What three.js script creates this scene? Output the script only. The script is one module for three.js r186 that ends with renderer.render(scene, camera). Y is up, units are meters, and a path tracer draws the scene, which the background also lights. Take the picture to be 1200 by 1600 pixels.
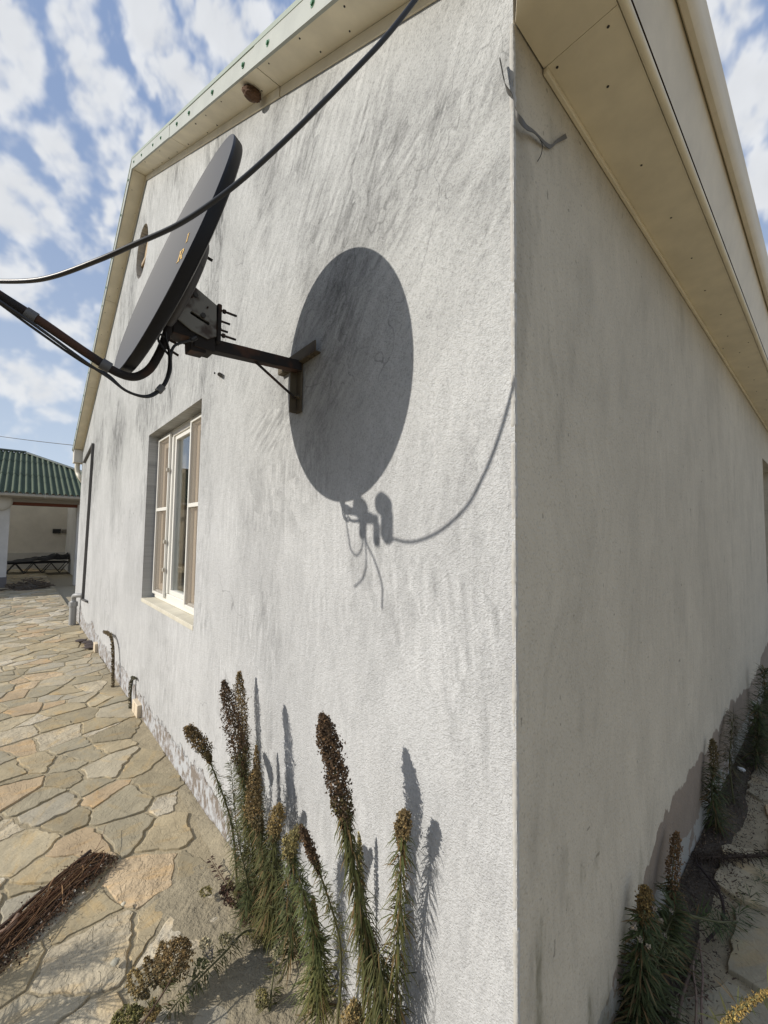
import * as THREE from 'three';
import { mergeGeometries, toCreasedNormals } from 'three/addons/utils/BufferGeometryUtils.js';
import { RoundedBoxGeometry } from 'three/addons/geometries/RoundedBoxGeometry.js';
import { FontLoader } from 'three/addons/loaders/FontLoader.js';
import { TextGeometry } from 'three/addons/geometries/TextGeometry.js';

// ---------------------------------------------------------------- camera, sky, sun, exposure
const scene = new THREE.Scene();
const V = (x, y, z) => new THREE.Vector3(x, y, z);
const EYE = V(0.4916, 1.55, 0.849), YAW = 0.73376, PITCH = 0.05513, ROLL = 0.01334, FOCAL = 636.6;   // photo: 1200 x 1600
const FWD = V(-Math.cos(YAW) * Math.cos(PITCH), Math.sin(PITCH), -Math.sin(YAW) * Math.cos(PITCH));
const R0 = FWD.clone().cross(V(0, 1, 0)).normalize(), U0 = R0.clone().cross(FWD);
const RIGHT = R0.clone().multiplyScalar(Math.cos(ROLL)).addScaledVector(U0, Math.sin(ROLL));
const UP = R0.clone().multiplyScalar(-Math.sin(ROLL)).addScaledVector(U0, Math.cos(ROLL));
const camera = new THREE.PerspectiveCamera(2 * Math.atan(800 / FOCAL) * 180 / Math.PI, 768 / 1024, 0.05, 600);
camera.position.copy(EYE);
camera.quaternion.setFromRotationMatrix(new THREE.Matrix4().makeBasis(RIGHT, UP, FWD.clone().negate()));
scene.add(camera);

const SUN = V(-0.3335, 0.4772, 0.8131).normalize();
const sun = new THREE.DirectionalLight(new THREE.Color().setRGB(1.0, 0.945, 0.86), 4.5);
sun.position.copy(SUN).multiplyScalar(30); sun.castShadow = true; sun.shadow.radius = 1;
Object.assign(sun.shadow.camera, { left: -26, right: 12, top: 14, bottom: -14, near: 1, far: 80 });
sun.shadow.mapSize.set(4096, 4096);
scene.add(sun, sun.target);
const renderer = new THREE.WebGLRenderer({ antialias: true });
renderer.toneMapping = THREE.LinearToneMapping;
renderer.toneMappingExposure = 1.0;
renderer.shadowMap.enabled = true;

// ---------------------------------------------------------------- noise
function mulberry(a) { return () => { a = (a + 0x6d2b79f5) | 0; let t = Math.imul(a ^ (a >>> 15), 1 | a); t = (t + Math.imul(t ^ (t >>> 7), 61 | t)) ^ t; return ((t ^ (t >>> 14)) >>> 0) / 4294967296; }; }
const rng = mulberry(20240917);
const rnd = (a = 0, b = 1) => a + (b - a) * rng();
const NT = new Float32Array(65536); { const r = mulberry(7); for (let i = 0; i < 65536; i++) NT[i] = r(); }
const { clamp, lerp } = THREE.MathUtils, smoothstep = (x, a, b) => { const t = clamp((x - a) / (b - a), 0, 1); return t * t * (3 - 2 * t); };
function vn(x, y, seed = 0, per = 256) {          // value noise, 0..1
  const xf = Math.floor(x), yf = Math.floor(y); let u = x - xf, v = y - yf;
  u = u * u * (3 - 2 * u); v = v * v * (3 - 2 * v);
  const w = (n) => ((n % per) + per) % per;
  const x0 = (w(xf) + seed * 37) & 255, x1 = (w(xf + 1) + seed * 37) & 255, y0 = ((w(yf) + seed * 91) & 255) << 8, y1 = ((w(yf + 1) + seed * 91) & 255) << 8;
  const a = NT[y0 + x0], b = NT[y0 + x1], c = NT[y1 + x0], d = NT[y1 + x1];
  return a + (b - a) * u + (c - a + (a - b - c + d) * u) * v;
}
function fbm(x, y, oct = 4, seed = 0, gain = 0.5) { let s = 0, a = 1, n = 0; for (let i = 0; i < oct; i++) { s += a * vn(x, y, seed + i); n += a; a *= gain; x = x * 2.03 + 11.3; y = y * 2.03 + 5.7; } return s / n; }
function fbmP(x, y, per, oct = 4, seed = 0, gain = 0.5) { let s = 0, a = 1, n = 0; for (let i = 0; i < oct; i++) { s += a * vn(x, y, seed + i, per); n += a; a *= gain; x *= 2; y *= 2; per *= 2; } return s / n; }

// ---------------------------------------------------------------- sky: blue air with broken altocumulus
{
  const W = 2560, H = 1280, data = new Float32Array(W * H * 4), D = Math.PI / 180;
  // cloud banks: [azimuth, elevation, half-width, half-height, strength] in degrees
  const banks = [[177, 41.5, 1.9, 4, 1], [183.1, 45.2, 2, 3.4, 1], [185.6, 42.3, 2.2, 2.6, 1], [190, 48.6, 2, 2.2, 1], [193.6, 45.4, 3.2, 2.1, 1], [200, 51, 4.5, 2, 1], [187.6, 38.6, 2.2, 2.6, .9], [189.5, 41, 2, 2, 1],
    [185, 34.6, 2.4, 2.6, .8], [181.2, 36.4, 2, 1.9, .8], [178.2, 31, 3.4, 2.8, 1], [183.6, 29.6, 2.6, 1.2, .6], [178.4, 25.2, 3.2, 2.6, .9], [185.6, 29.6, 1.8, 2.5, .8], [179.2, 22.2, 2.6, 1.6, .8], [183.4, 20.8, 2.8, 1.6, .6],
    [180.2, 15.3, 3.6, 2, .8], [183.6, 13, 2.4, 1.2, .45], [177.8, 37.8, 1.2, 2.2, .5], [196, 49.4, 2.4, 1.6, .5],
    [263, 45.8, 2.2, 2.2, 1], [265.4, 40.2, 2.2, 3.2, 1], [266, 33.2, 2.4, 2.8, 1], [263.8, 36.2, 1.5, 1.4, .5], [266, 27, 2, 2.4, .7]];
  const sunAz = Math.atan2(SUN.z, SUN.x);
  for (let row = 0; row < H; row++) {
    const el = ((row + 0.5) / H - 0.5) * Math.PI, y = Math.sin(el), ce = Math.cos(el), eld = el / D;
    for (let col = 0; col < W; col++) {
      const az = ((col + 0.5) / W - 0.5) * 2 * Math.PI, o = (row * W + col) * 4;
      if (y <= 0) { data[o] = 0.30; data[o + 1] = 0.28; data[o + 2] = 0.24; data[o + 3] = 1; continue; }
      const x = Math.cos(az) * ce, z = Math.sin(az) * ce, cs = x * SUN.x + y * SUN.y + z * SUN.z;
      const low = Math.pow(1 - y, 2.3), glow = Math.pow(Math.max(0, cs), 8) * 0.2 + Math.pow(Math.max(0, cs), 60) * 0.5;
      let r = lerp(0.235, 0.66, low) + glow * 0.9, g = lerp(0.335, 0.77, low) + glow * 0.86, b = lerp(0.56, 0.88, low) + glow * 0.78;
      let bank = 0;
      const azd = az / D < 0 ? az / D + 360 : az / D;
      const wob = (fbm(x * 30 + y * 9, z * 30 - y * 21, 3, 5) - 0.5) * 2.4;
      for (const [a, e, ra, re, s] of banks) {
        if (Math.abs(azd - a) > 16 || Math.abs(eld - e) > 12) continue;
        const p = (azd - a) * Math.cos(e * D) / ra, q = (eld - e) / re, d = p * p + q * q + wob * 0.5;
        bank = Math.max(bank, s * clamp(1.25 - d * 0.62, 0, 1));
      }
      const k = 1 / (y + 0.06), qx = x * k, qz = z * k;
      const n = fbm(azd * 0.26 + 3, eld * 0.3 + 9, 5, 11, 0.55), fine = fbm(azd * 0.6 + n * 2 + eld * 0.15, eld * 0.62 - azd * 0.15, 5, 23, 0.56);
      const seen = (azd > 165 && azd < 212) || (azd > 250 && azd < 275) ? 1 : 0.0;
      const raw = seen ? bank * 0.62 + (n - 0.5) * 0.8 : (n - 0.47) * 1.5 + 0.2;
      let dens = smoothstep(raw + (fine - 0.5) * 1.0, 0.08, 0.72);
      dens *= smoothstep(y, 0.02, 0.2) * 0.92;
      const body = smoothstep(raw + (fine - 0.5) * 0.3, 0.3, 0.9), lit = 0.80 + 0.10 * fine - body * 0.07 + glow * 0.6;
      r = lerp(r, lit * 0.975, dens); g = lerp(g, lit * 0.995, dens); b = lerp(b, lit * 1.02, dens);
      data[o] = r; data[o + 1] = g; data[o + 2] = b; data[o + 3] = 1;
    }
  }
  const sky = new THREE.DataTexture(data, W, H, THREE.RGBAFormat, THREE.FloatType);
  sky.mapping = THREE.EquirectangularReflectionMapping; sky.magFilter = THREE.LinearFilter; sky.minFilter = THREE.LinearFilter; sky.needsUpdate = true;
  scene.background = sky; scene.environment = sky; scene.environmentIntensity = 1; scene.backgroundIntensity = 1;
}

// ---------------------------------------------------------------- helpers
// a point of the place from where the survey of the photograph saw it, on a known plane of the building
function sight(u, v) { return FWD.clone().addScaledVector(RIGHT, (u - 600) / FOCAL).addScaledVector(UP, (800 - v) / FOCAL); }
const onZ = (u, v, z = 0) => { const d = sight(u, v); return EYE.clone().addScaledVector(d, (z - EYE.z) / d.z); };
const onX = (u, v, x = 0) => { const d = sight(u, v); return EYE.clone().addScaledVector(d, (x - EYE.x) / d.x); };
const onY = (u, v, y = 0) => { const d = sight(u, v); return EYE.clone().addScaledVector(d, (y - EYE.y) / d.y); };

const used = new Map();
function numbered(name) { const n = used.get(name) ?? 0; used.set(name, n + 1); return n ? name + '_' + String(n).padStart(3, '0') : name; }
function thing(name, label, category, group) { const o = new THREE.Group(); o.name = numbered(name); Object.assign(o.userData, { label, category }); if (group) o.userData.group = group; scene.add(o); return o; }
function mesh(name, geo, mat, parent, ud) {
  const m = new THREE.Mesh(geo, mat); m.name = parent ? name : numbered(name);
  if (parent) { const k = '$' + name; const c = parent.userData_ ??= {}; c[k] = (c[k] ?? 0) + 1; if (c[k] > 1) m.name = name + '_' + String(c[k] - 1).padStart(3, '0'); }
  m.castShadow = m.receiveShadow = true; if (ud) Object.assign(m.userData, ud); (parent ?? scene).add(m); return m;
}
function subgroup(name, parent, ud) { const g = new THREE.Group(); const c = parent.userData_ ??= {}; const k = '$' + name; c[k] = (c[k] ?? 0) + 1; g.name = c[k] > 1 ? name + '_' + String(c[k] - 1).padStart(3, '0') : name; if (ud) Object.assign(g.userData, ud); parent.add(g); return g; }
const rgb = (r, g, b) => new THREE.Color().setRGB(r, g, b);
const std = (r, g, b, rough = 0.8, extra = {}) => new THREE.MeshStandardMaterial({ color: rgb(r, g, b), roughness: rough, ...extra });
function strip(g) { for (const k of Object.keys(g.attributes)) if (!['position', 'normal', 'uv', 'color'].includes(k)) g.deleteAttribute(k); return g.index ? g.toNonIndexed() : g; }
const join = (list) => mergeGeometries(list.map((g) => { const q = strip(g); if (!q.attributes.uv) q.setAttribute('uv', new THREE.BufferAttribute(new Float32Array(q.attributes.position.count * 2), 2)); return q; }));
const box = (x0, x1, y0, y1, z0, z1) => new THREE.BoxGeometry(x1 - x0, y1 - y0, z1 - z0).translate((x0 + x1) / 2, (y0 + y1) / 2, (z0 + z1) / 2);
const rbox = (x0, x1, y0, y1, z0, z1, r = 0.004) => new RoundedBoxGeometry(x1 - x0, y1 - y0, z1 - z0, 2, r).translate((x0 + x1) / 2, (y0 + y1) / 2, (z0 + z1) / 2);
const tube = (pts, r, seg = 40, rad = 8) => new THREE.TubeGeometry(new THREE.CatmullRomCurve3(pts), seg, r, rad, false);
function capped(pts, r, seg = 40, rad = 8) { const t = tube(pts, r, seg, rad), e = [pts[0], pts[pts.length - 1]].map((p) => new THREE.SphereGeometry(r * 0.999, rad, 6).translate(p.x, p.y, p.z)); return join([t, ...e]); }
function bar(a, b, w, h, r = 0.002) {   // a square bar from a to b
  const L = a.distanceTo(b), g = new RoundedBoxGeometry(w, h, L, 1, Math.min(r, w / 3, h / 3));
  const m = new THREE.Matrix4().lookAt(a, b, V(0, 1, 0)); m.setPosition(a.clone().add(b).multiplyScalar(0.5)); return g.applyMatrix4(m);
}
function rod(a, b, r, n = 10) { const d = b.clone().sub(a), g = new THREE.CylinderGeometry(r, r, d.length(), n); g.applyQuaternion(new THREE.Quaternion().setFromUnitVectors(V(0, 1, 0), d.clone().normalize())); const m = a.clone().add(b).multiplyScalar(0.5); return g.translate(m.x, m.y, m.z); }
function boxUV(g) {   // uv in metres, by the way each face looks
  g = g.index ? g.toNonIndexed() : g; const p = g.attributes.position, uv = new Float32Array(p.count * 2);
  const a = V(), b = V(), c = V(), n = V();
  for (let i = 0; i < p.count; i += 3) {
    a.fromBufferAttribute(p, i); b.fromBufferAttribute(p, i + 1); c.fromBufferAttribute(p, i + 2); n.copy(b).sub(a).cross(c.clone().sub(a));
    const ax = Math.abs(n.x), ay = Math.abs(n.y), az = Math.abs(n.z);
    [a, b, c].forEach((q, k) => { const [s, t] = az >= ax && az >= ay ? [q.x, q.y] : ax >= ay ? [q.z, q.y] : [q.x, q.z]; uv[(i + k) * 2] = s; uv[(i + k) * 2 + 1] = t; });
  }
  g.setAttribute('uv', new THREE.BufferAttribute(uv, 2)); return g;
}
const toS = new Uint8Array(4097); for (let i = 0; i <= 4096; i++) { const c = i / 4096; toS[i] = Math.round(255 * (c <= 0.0031308 ? c * 12.92 : 1.055 * Math.pow(c, 1 / 2.4) - 0.055)); }
function colourMap(w, h, f, wrap = THREE.RepeatWrapping) {   // f(u, v) -> linear rgb
  const d = new Uint8Array(w * h * 4), out = [0, 0, 0];
  for (let j = 0, o = 0; j < h; j++) for (let i = 0; i < w; i++, o += 4) { f((i + 0.5) / w, (j + 0.5) / h, out); for (let k = 0; k < 3; k++) d[o + k] = toS[Math.round(clamp(out[k], 0, 1) * 4096)]; d[o + 3] = 255; }
  const t = new THREE.DataTexture(d, w, h); t.colorSpace = THREE.SRGBColorSpace; t.wrapS = t.wrapT = wrap; t.magFilter = THREE.LinearFilter; t.minFilter = THREE.LinearMipmapLinearFilter; t.generateMipmaps = true; t.needsUpdate = true; return t;
}
function greyMap(w, h, f, wrap = THREE.RepeatWrapping) {
  const d = new Uint8Array(w * h * 4);
  for (let j = 0, o = 0; j < h; j++) for (let i = 0; i < w; i++, o += 4) { const c = Math.round(255 * clamp(f((i + 0.5) / w, (j + 0.5) / h), 0, 1)); d[o] = d[o + 1] = d[o + 2] = c; d[o + 3] = 255; }
  const t = new THREE.DataTexture(d, w, h); t.wrapS = t.wrapT = wrap; t.magFilter = THREE.LinearFilter; t.minFilter = THREE.LinearMipmapLinearFilter; t.generateMipmaps = true; t.needsUpdate = true; return t;
}
const again = (t, sx, sy) => { const c = t.clone(); c.repeat.set(sx, sy); c.needsUpdate = true; return c; };

// ---------------------------------------------------------------- materials
const rot = (x, y, a) => [x * Math.cos(a) - y * Math.sin(a), x * Math.sin(a) + y * Math.cos(a)];
const trowel = greyMap(1280, 1280, (u, v) => {   // sandy trowelled stucco, one tile is 0.9 m, mirrored at its edges
  const X = u * 0.9, Y = v * 0.9, wx = (fbm(X * 22, Y * 22, 2, 3) - 0.5) * 0.02, wy = (fbm(X * 22 + 40, Y * 22, 2, 5) - 0.5) * 0.02;
  const [a, b] = rot(X + wx, Y + wy, 0.55), [c, d] = rot(X + wy, Y - wx, 1.9), [e, f] = rot(X, Y, 0.9);
  const lump = vn(a * 90, b * 60, 11), sand = vn(c * 300, d * 260, 14) * 0.5 + vn(e * 560, f * 520, 17) * 0.5, drag = fbm(e * 210, f * 34, 2, 19), soft = fbm(a * 14, b * 14, 2, 23);
  return 0.5 + (lump - 0.5) * 0.26 + (sand - 0.5) * 0.95 + (drag - 0.5) * 0.3 + (soft - 0.5) * 0.35;
}, THREE.MirroredRepeatWrapping);
const smooth = greyMap(1024, 1024, (u, v) => 0.5 + (fbmP(u * 16, v * 16, 16, 3, 41, 0.55) - 0.5) * 0.6 + (fbmP(u * 128, v * 128, 128, 2, 47) - 0.5) * 0.5);
const grain = greyMap(512, 512, (u, v) => 0.5 + (fbmP(u * 8, v * 8, 8, 5, 61, 0.65) - 0.5) * 1.5);
const tint = colourMap(512, 512, (u, v, c) => { const n = 0.86 + 0.28 * fbmP(u * 6, v * 6, 6, 5, 71, 0.6); c[0] = c[1] = c[2] = n * 0.9; });

// grey paint of the gable: blotches, trowel streaks and flaking at the foot, as the wall has them
function strokes(x, y, lo, hi, size) {   // overlapping trowel passes, each patch with a direction of its own
  const gx = x / size + (fbm(x * 6, y * 6, 2, 301) - 0.5) * 0.9, gy = y / size + (fbm(x * 6 + 9, y * 6, 2, 303) - 0.5) * 0.9, ix = Math.floor(gx), iy = Math.floor(gy); let best = 9, id = 0;
  for (let j = -1; j < 2; j++) for (let i = -1; i < 2; i++) { const cx = ix + i, cy = iy + j, h = ((cx * 131 + cy * 977) & 65535), dx = cx + NT[h] - gx, dy = cy + NT[(h + 7919) & 65535] - gy, d = dx * dx + dy * dy; if (d < best) { best = d; id = h; } }
  const k = NT[(id + 331) & 65535], ang = lerp(lo, hi, k), ca = Math.cos(ang), sa = Math.sin(ang), b = x * ca - y * sa, a = x * sa + y * ca, amp = NT[(id + 557) & 65535];
  return (fbm(b * 55 + k * 90, a * 9 + k * 40, 3, 311, 0.62) - 0.5) * (0.35 + 0.9 * amp);
}
function gableTone(x, y, c) {
  const big = fbm(x * 1.1 + 7, y * 0.8 + 3, 3, 2), mid = fbm(x * 4.2, y * 2.6, 3, 8);
  const near = smoothstep(x, -2.6, -0.9), high = smoothstep(y, 1.3, 2.6);
  const dm = smoothstep(near * high + 0.5 * (fbm(x * 1.6, y * 1.6, 2, 4) - 0.5), 0.3, 0.6);
  const lay = (ang, k) => { const ca = Math.cos(ang), sa = Math.sin(ang), b = x * ca - y * sa, a = x * sa + y * ca; const w = (fbm(b * 5 * k + 3, a * 5 * k, 2, 44) - 0.5) * 0.22 / k; return fbm((b + w) * 13 * k, (a - w) * 4.6 * k, 5, 16, 0.66); };
  const st = lerp(dm < 1 ? lay(0.04, 1) : 0, dm > 0 ? lay(0.62, 1) : 0, dm), st2 = lerp(dm < 1 ? lay(0.06, 4.6) : 0, dm > 0 ? lay(0.7, 4.6) : 0, dm);
  const tr = lerp(dm < 1 ? strokes(x, y, -0.12, 0.22, 0.3) : 0, dm > 0 ? strokes(x, y, 0.3, 1.15, 0.24) : 0, dm);
  const patch = smoothstep(fbm(x * 2.3 + 5, y * 1.5 + 1, 3, 33), 0.42, 0.66);
  const amt = lerp(0.35, 1, high) * lerp(1, 0.9, near);
  let l = 0.475 - 0.03 * high + (big - 0.5) * 0.13 + (mid - 0.5) * 0.10;
  l += tr * 0.30 * lerp(0.55, 1, amt) * (0.6 + 0.6 * patch);
  l -= amt * (0.11 * smoothstep(st, 0.45, 0.8) * (0.2 + 0.8 * patch) + 0.10 * smoothstep(st2, 0.46, 0.74) * (0.5 + 0.5 * patch));
  l -= 0.075 * patch * amt;
  const pit = vn(x * 240, y * 210, 52) * 0.6 + vn(x * 470, y * 430, 57) * 0.4;
  l *= 1 - 0.30 * smoothstep(pit, 0.5, 0.86) * lerp(0.6, 1, high);
  l += 0.05 * smoothstep(1 - pit, 0.62, 0.9);
  const ck = Math.abs(fbm(x * 1.9 + 3, y * 1.4, 5, 331, 0.55) - 0.5); if (ck < 0.0022 && vn(x * 1.1, y * 1.3, 337) > 0.62) l *= 0.72;
  let r = l * 0.985, g = l * 0.99, bl = l * lerp(0.985, 0.955, high);
  // flaked foot of the wall
  const reach = 0.10 + 0.17 * fbm(x * 2.1, 3.3, 3, 61) * smoothstep(-x, 0.7, 1.6) + 0.12 * smoothstep(vn(x * 1.4, 9.1, 63), 0.6, 0.9) * smoothstep(-x, 2, 3.5);
  const edge = y - reach - (fbm(x * 22, y * 22, 3, 66) - 0.5) * 0.11;
  if (edge < 0.012) {
    const fl = fbm(x * 30, y * 24, 4, 70, 0.6), t = smoothstep(-edge, -0.012, 0.006);
    let fr = 0.34, fg = 0.33, fb = 0.325;
    if (fl < 0.42) { fr = 0.20; fg = 0.17; fb = 0.145; } else if (fl > 0.56) { fr = 0.44; fg = 0.45; fb = 0.46; }
    const rim = Math.abs(edge) < 0.008 ? 0.42 : 1, cr = Math.abs(fl - 0.49) < 0.012 ? 0.7 : 1;
    r = lerp(r, fr * rim * cr, t); g = lerp(g, fg * rim * cr, t); bl = lerp(bl, fb * rim * cr, t);
  }
  c[0] = r; c[1] = g; c[2] = bl;
}
// the side wall: smoother, warmer, small pits; the render has come away along the foot
const sideEdge = (z, y) => { const s = -z; const reach = 0.16 + 0.30 * smoothstep(s, 0.25, 1.3) + 0.10 * (fbm(s * 1.7, 1.5, 3, 83) - 0.5) - 0.06 * smoothstep(s, 2.6, 3.6) + 0.12 * smoothstep(s, 3.8, 4.6); return y - reach - (fbm(s * 9, y * 7, 4, 86, 0.6) - 0.5) * 0.12; };
function sideTone(z, y, c) {
  const big = fbm(z * 0.9 + 2, y * 0.7, 3, 91), st = fbm(z * 11, y * 3.4, 4, 95, 0.6), hz = fbm(z * 3, y * 30, 2, 97);
  let l = 0.46 + (big - 0.5) * 0.12 + (fbm(z * 5, y * 4, 4, 92) - 0.5) * 0.09 - 0.03 * smoothstep(st, 0.45, 0.9) + (hz - 0.5) * 0.02;
  const patch = smoothstep(fbm(z * 3 + 1, y * 2.2, 3, 99), 0.52, 0.72); l -= patch * 0.035 * smoothstep(st, 0.3, 0.8);
  const sp = vn(z * 46, y * 30, 103); if (sp > 0.972) l *= 0.6;
  const blot = smoothstep(fbm(z * 9, y * 3, 4, 121, 0.6), 0.52, 0.78) * smoothstep(z, -0.75, -0.05); l *= 1 - 0.22 * blot;
  const pit = vn(z * 260, y * 240, 107); l *= 1 - 0.2 * smoothstep(pit, 0.7, 0.95);
  l += strokes(z, y, -0.5, 0.4, 0.3) * 0.075;
  let r = l * 1.07, g = l * 0.96, b = l * 0.755;
  const e = sideEdge(z, y);
  if (e < 0.006) {
    const t = smoothstep(-e, -0.006, 0.002), f = fbm(z * 16, y * 12, 4, 111, 0.6);
    let k = 0.17 + 0.06 * f, fr = k * 1.15, fg = k * 0.92, fb = k * 0.7;
    if (y < 0.22 + 0.1 * (fbm(z * 6, 2.2, 2, 114) - 0.5) && f > 0.44) { fr = 0.31; fg = 0.295; fb = 0.26; }
    r = lerp(r, fr, t); g = lerp(g, fg, t); b = lerp(b, fb, t);
  }
  const moss = 1.3 * smoothstep(fbm(z * 11, y * 2.6, 5, 117, 0.62) + 0.6 * (0.28 - y), 0.46, 0.74) * smoothstep(z, -1.3, -0.25) * (y < 1.2 ? 1 : 0) * (0.6 + 0.5 * vn(z * 90, y * 60, 119));
  r = lerp(r, 0.13, moss * 0.6); g = lerp(g, 0.12, moss * 0.6); b = lerp(b, 0.07, moss * 0.6);
  c[0] = r; c[1] = g; c[2] = b;
}
const SPLIT = -2.1;
function wallMat(x0, w, y0, h, size, tone, bump, bs) {
  const m = colourMap(size, size, (u, v, c) => tone(x0 + u * w, y0 + v * h, c), THREE.ClampToEdgeWrapping); m.channel = 1;
  return new THREE.MeshStandardMaterial({ map: m, roughness: 0.93, bumpMap: bump, bumpScale: bs });
}
function wallUV(g, x0, w, y0, h, axis) {
  g = boxUV(strip(g)); const p = g.attributes.position, a = new Float32Array(p.count * 2);
  for (let i = 0; i < p.count; i++) { a[i * 2] = ((axis === 'x' ? p.getX(i) : p.getZ(i)) - x0) / w; a[i * 2 + 1] = (p.getY(i) - y0) / h; }
  g.setAttribute('uv1', new THREE.BufferAttribute(a, 2)); g.computeVertexNormals(); return g;
}
const bumpWall = again(trowel, 1 / 0.9, 1 / 0.9), bumpSide = again(smooth, 1 / 0.8, 1 / 0.8);
const gableNear = wallMat(SPLIT, -SPLIT, -0.1, 4.4, 2048, gableTone, bumpWall, 0.0025);
const gableFar = wallMat(-8.8, 8.8 + SPLIT, -0.1, 5.5, 2048, gableTone, bumpWall, 0.0025);
const sideNear = wallMat(-2.5, 2.5, -0.1, 3.1, 2048, sideTone, bumpSide, 0.0034);
const sideFar = wallMat(-12, 9.5, -0.1, 3.1, 1024, sideTone, bumpSide, 0.0034);

const cream = new THREE.MeshStandardMaterial({ color: rgb(0.80, 0.72, 0.54), roughness: 0.55, map: again(tint, 1.6, 1.6) });
const creamDark = new THREE.MeshStandardMaterial({ color: rgb(0.68, 0.60, 0.45), roughness: 0.55, map: again(tint, 1.6, 1.6) });
const paleGreen = new THREE.MeshStandardMaterial({ color: rgb(0.36, 0.375, 0.325), roughness: 0.5, map: again(tint, 2, 2) });
const darkScrew = std(0.03, 0.028, 0.025, 0.6), greenScrew = std(0.03, 0.16, 0.06, 0.5);
const whitePlastic = std(0.74, 0.72, 0.66, 0.35), ivory = std(0.60, 0.50, 0.38, 0.4), greyPlastic = std(0.33, 0.33, 0.32, 0.5);
const nightRoom = std(0.25, 0.23, 0.2, 0.9);
const pane = new THREE.MeshPhysicalMaterial({ color: rgb(0.94, 0.96, 0.95), roughness: 0.0, transmission: 1, thickness: 0, ior: 1.52 });
const screenMesh = new THREE.MeshStandardMaterial({ color: rgb(0.28, 0.235, 0.185), roughness: 0.9, transparent: true, opacity: 0.25 });
const blackPaint = new THREE.MeshStandardMaterial({ color: rgb(0.018, 0.017, 0.018), roughness: 0.45 });
const cable = std(0.012, 0.012, 0.013, 0.42), tape = std(0.11, 0.11, 0.11, 0.6);
const rust = new THREE.MeshStandardMaterial({ roughness: 0.85, map: colourMap(256, 256, (u, v, c) => { const n = fbmP(u * 8, v * 8, 8, 5, 131, 0.6), k = smoothstep(n, 0.42, 0.62); c[0] = lerp(0.016, 0.062, k); c[1] = lerp(0.013, 0.028, k); c[2] = lerp(0.012, 0.016, k); }), bumpMap: grain, bumpScale: 0.001 });
const galv = new THREE.MeshStandardMaterial({ roughness: 0.55, metalness: 0.25, map: colourMap(256, 256, (u, v, c) => { const n = fbmP(u * 10, v * 10, 10, 5, 141, 0.6), k = smoothstep(n, 0.47, 0.6); c[0] = lerp(0.19, 0.05, k); c[1] = lerp(0.185, 0.033, k); c[2] = lerp(0.165, 0.025, k); }), bumpMap: grain, bumpScale: 0.0005 });

// ================================================================ THE GROUND
const earthMap = colourMap(1024, 1024, (u, v, c) => { const n = fbmP(u * 6, v * 6, 6, 6, 151, 0.62), g = vn(u * 256, v * 256, 155, 256), k = 0.75 + 0.5 * n; c[0] = 0.285 * k; c[1] = 0.243 * k; c[2] = 0.165 * k; if (g > 0.9) { c[0] *= 0.7; c[1] *= 0.7; c[2] *= 0.7; } else if (g < 0.07) { c[0] *= 1.35; c[1] *= 1.33; c[2] *= 1.3; } });
const earthBump = greyMap(1024, 1024, (u, v) => 0.5 + (fbmP(u * 12, v * 12, 12, 6, 161, 0.68) - 0.5) * 1.5);
const earth = new THREE.MeshStandardMaterial({ map: again(earthMap, 1 / 0.9, 1 / 0.9), roughness: 0.97, bumpMap: again(earthBump, 1 / 0.9, 1 / 0.9), bumpScale: 0.012 });
const mortarMat = new THREE.MeshStandardMaterial({ map: again(earthMap, 1 / 0.8, 1 / 0.8), color: rgb(1.12, 1.1, 1.06), roughness: 0.97, bumpMap: again(earthBump, 1 / 0.5, 1 / 0.5), bumpScale: 0.006 });
mesh('ground', new THREE.CircleGeometry(300, 64).rotateX(-Math.PI / 2).translate(0, -0.06, 0), std(0.33, 0.28, 0.19, 0.97), null, { kind: 'structure' });

function hPath(x, z) { return 0.004 * (fbm(x * 3, z * 3, 3, 171) - 0.5); }
function sheet(x0, x1, z0, z1, nx, nz, f) {
  const g = new THREE.PlaneGeometry(x1 - x0, z1 - z0, nx, nz).rotateX(-Math.PI / 2).translate((x0 + x1) / 2, 0, (z0 + z1) / 2), p = g.attributes.position, uv = g.attributes.uv;
  for (let i = 0; i < p.count; i++) { const x = p.getX(i), z = p.getZ(i); p.setY(i, f(x, z)); uv.setXY(i, x, z); }
  g.computeVertexNormals(); return g;
}
// flagstones: Voronoi plates, each a stone of its own
const stoneMap = colourMap(1024, 1024, (u, v, c) => {
  const n = fbmP(u * 5, v * 5, 5, 6, 181, 0.6), w = fbmP(u * 3, v * 9, 3, 5, 187, 0.6), g = vn(u * 200, v * 200, 191, 200);
  let k = 0.72 + 0.5 * n; const warm = smoothstep(w, 0.5, 0.72); k *= 1 - 0.3 * smoothstep(Math.abs(fbmP(u * 7, v * 7, 7, 4, 195) - 0.5), 0.012, 0.0); k *= 0.93 + 0.14 * g;
  c[0] = k * lerp(0.86, 0.97, warm); c[1] = k * lerp(0.85, 0.86, warm); c[2] = k * lerp(0.84, 0.70, warm);
});
const stoneBump = greyMap(1024, 1024, (u, v) => { const a = fbmP(u * 6, v * 6, 6, 6, 201, 0.6), b = fbmP(u * 9, v * 4, 9, 5, 207, 0.62); return 0.5 + (a - 0.5) * 0.9 + (Math.round(b * 9) / 9 - 0.5) * 0.7; });
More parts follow.
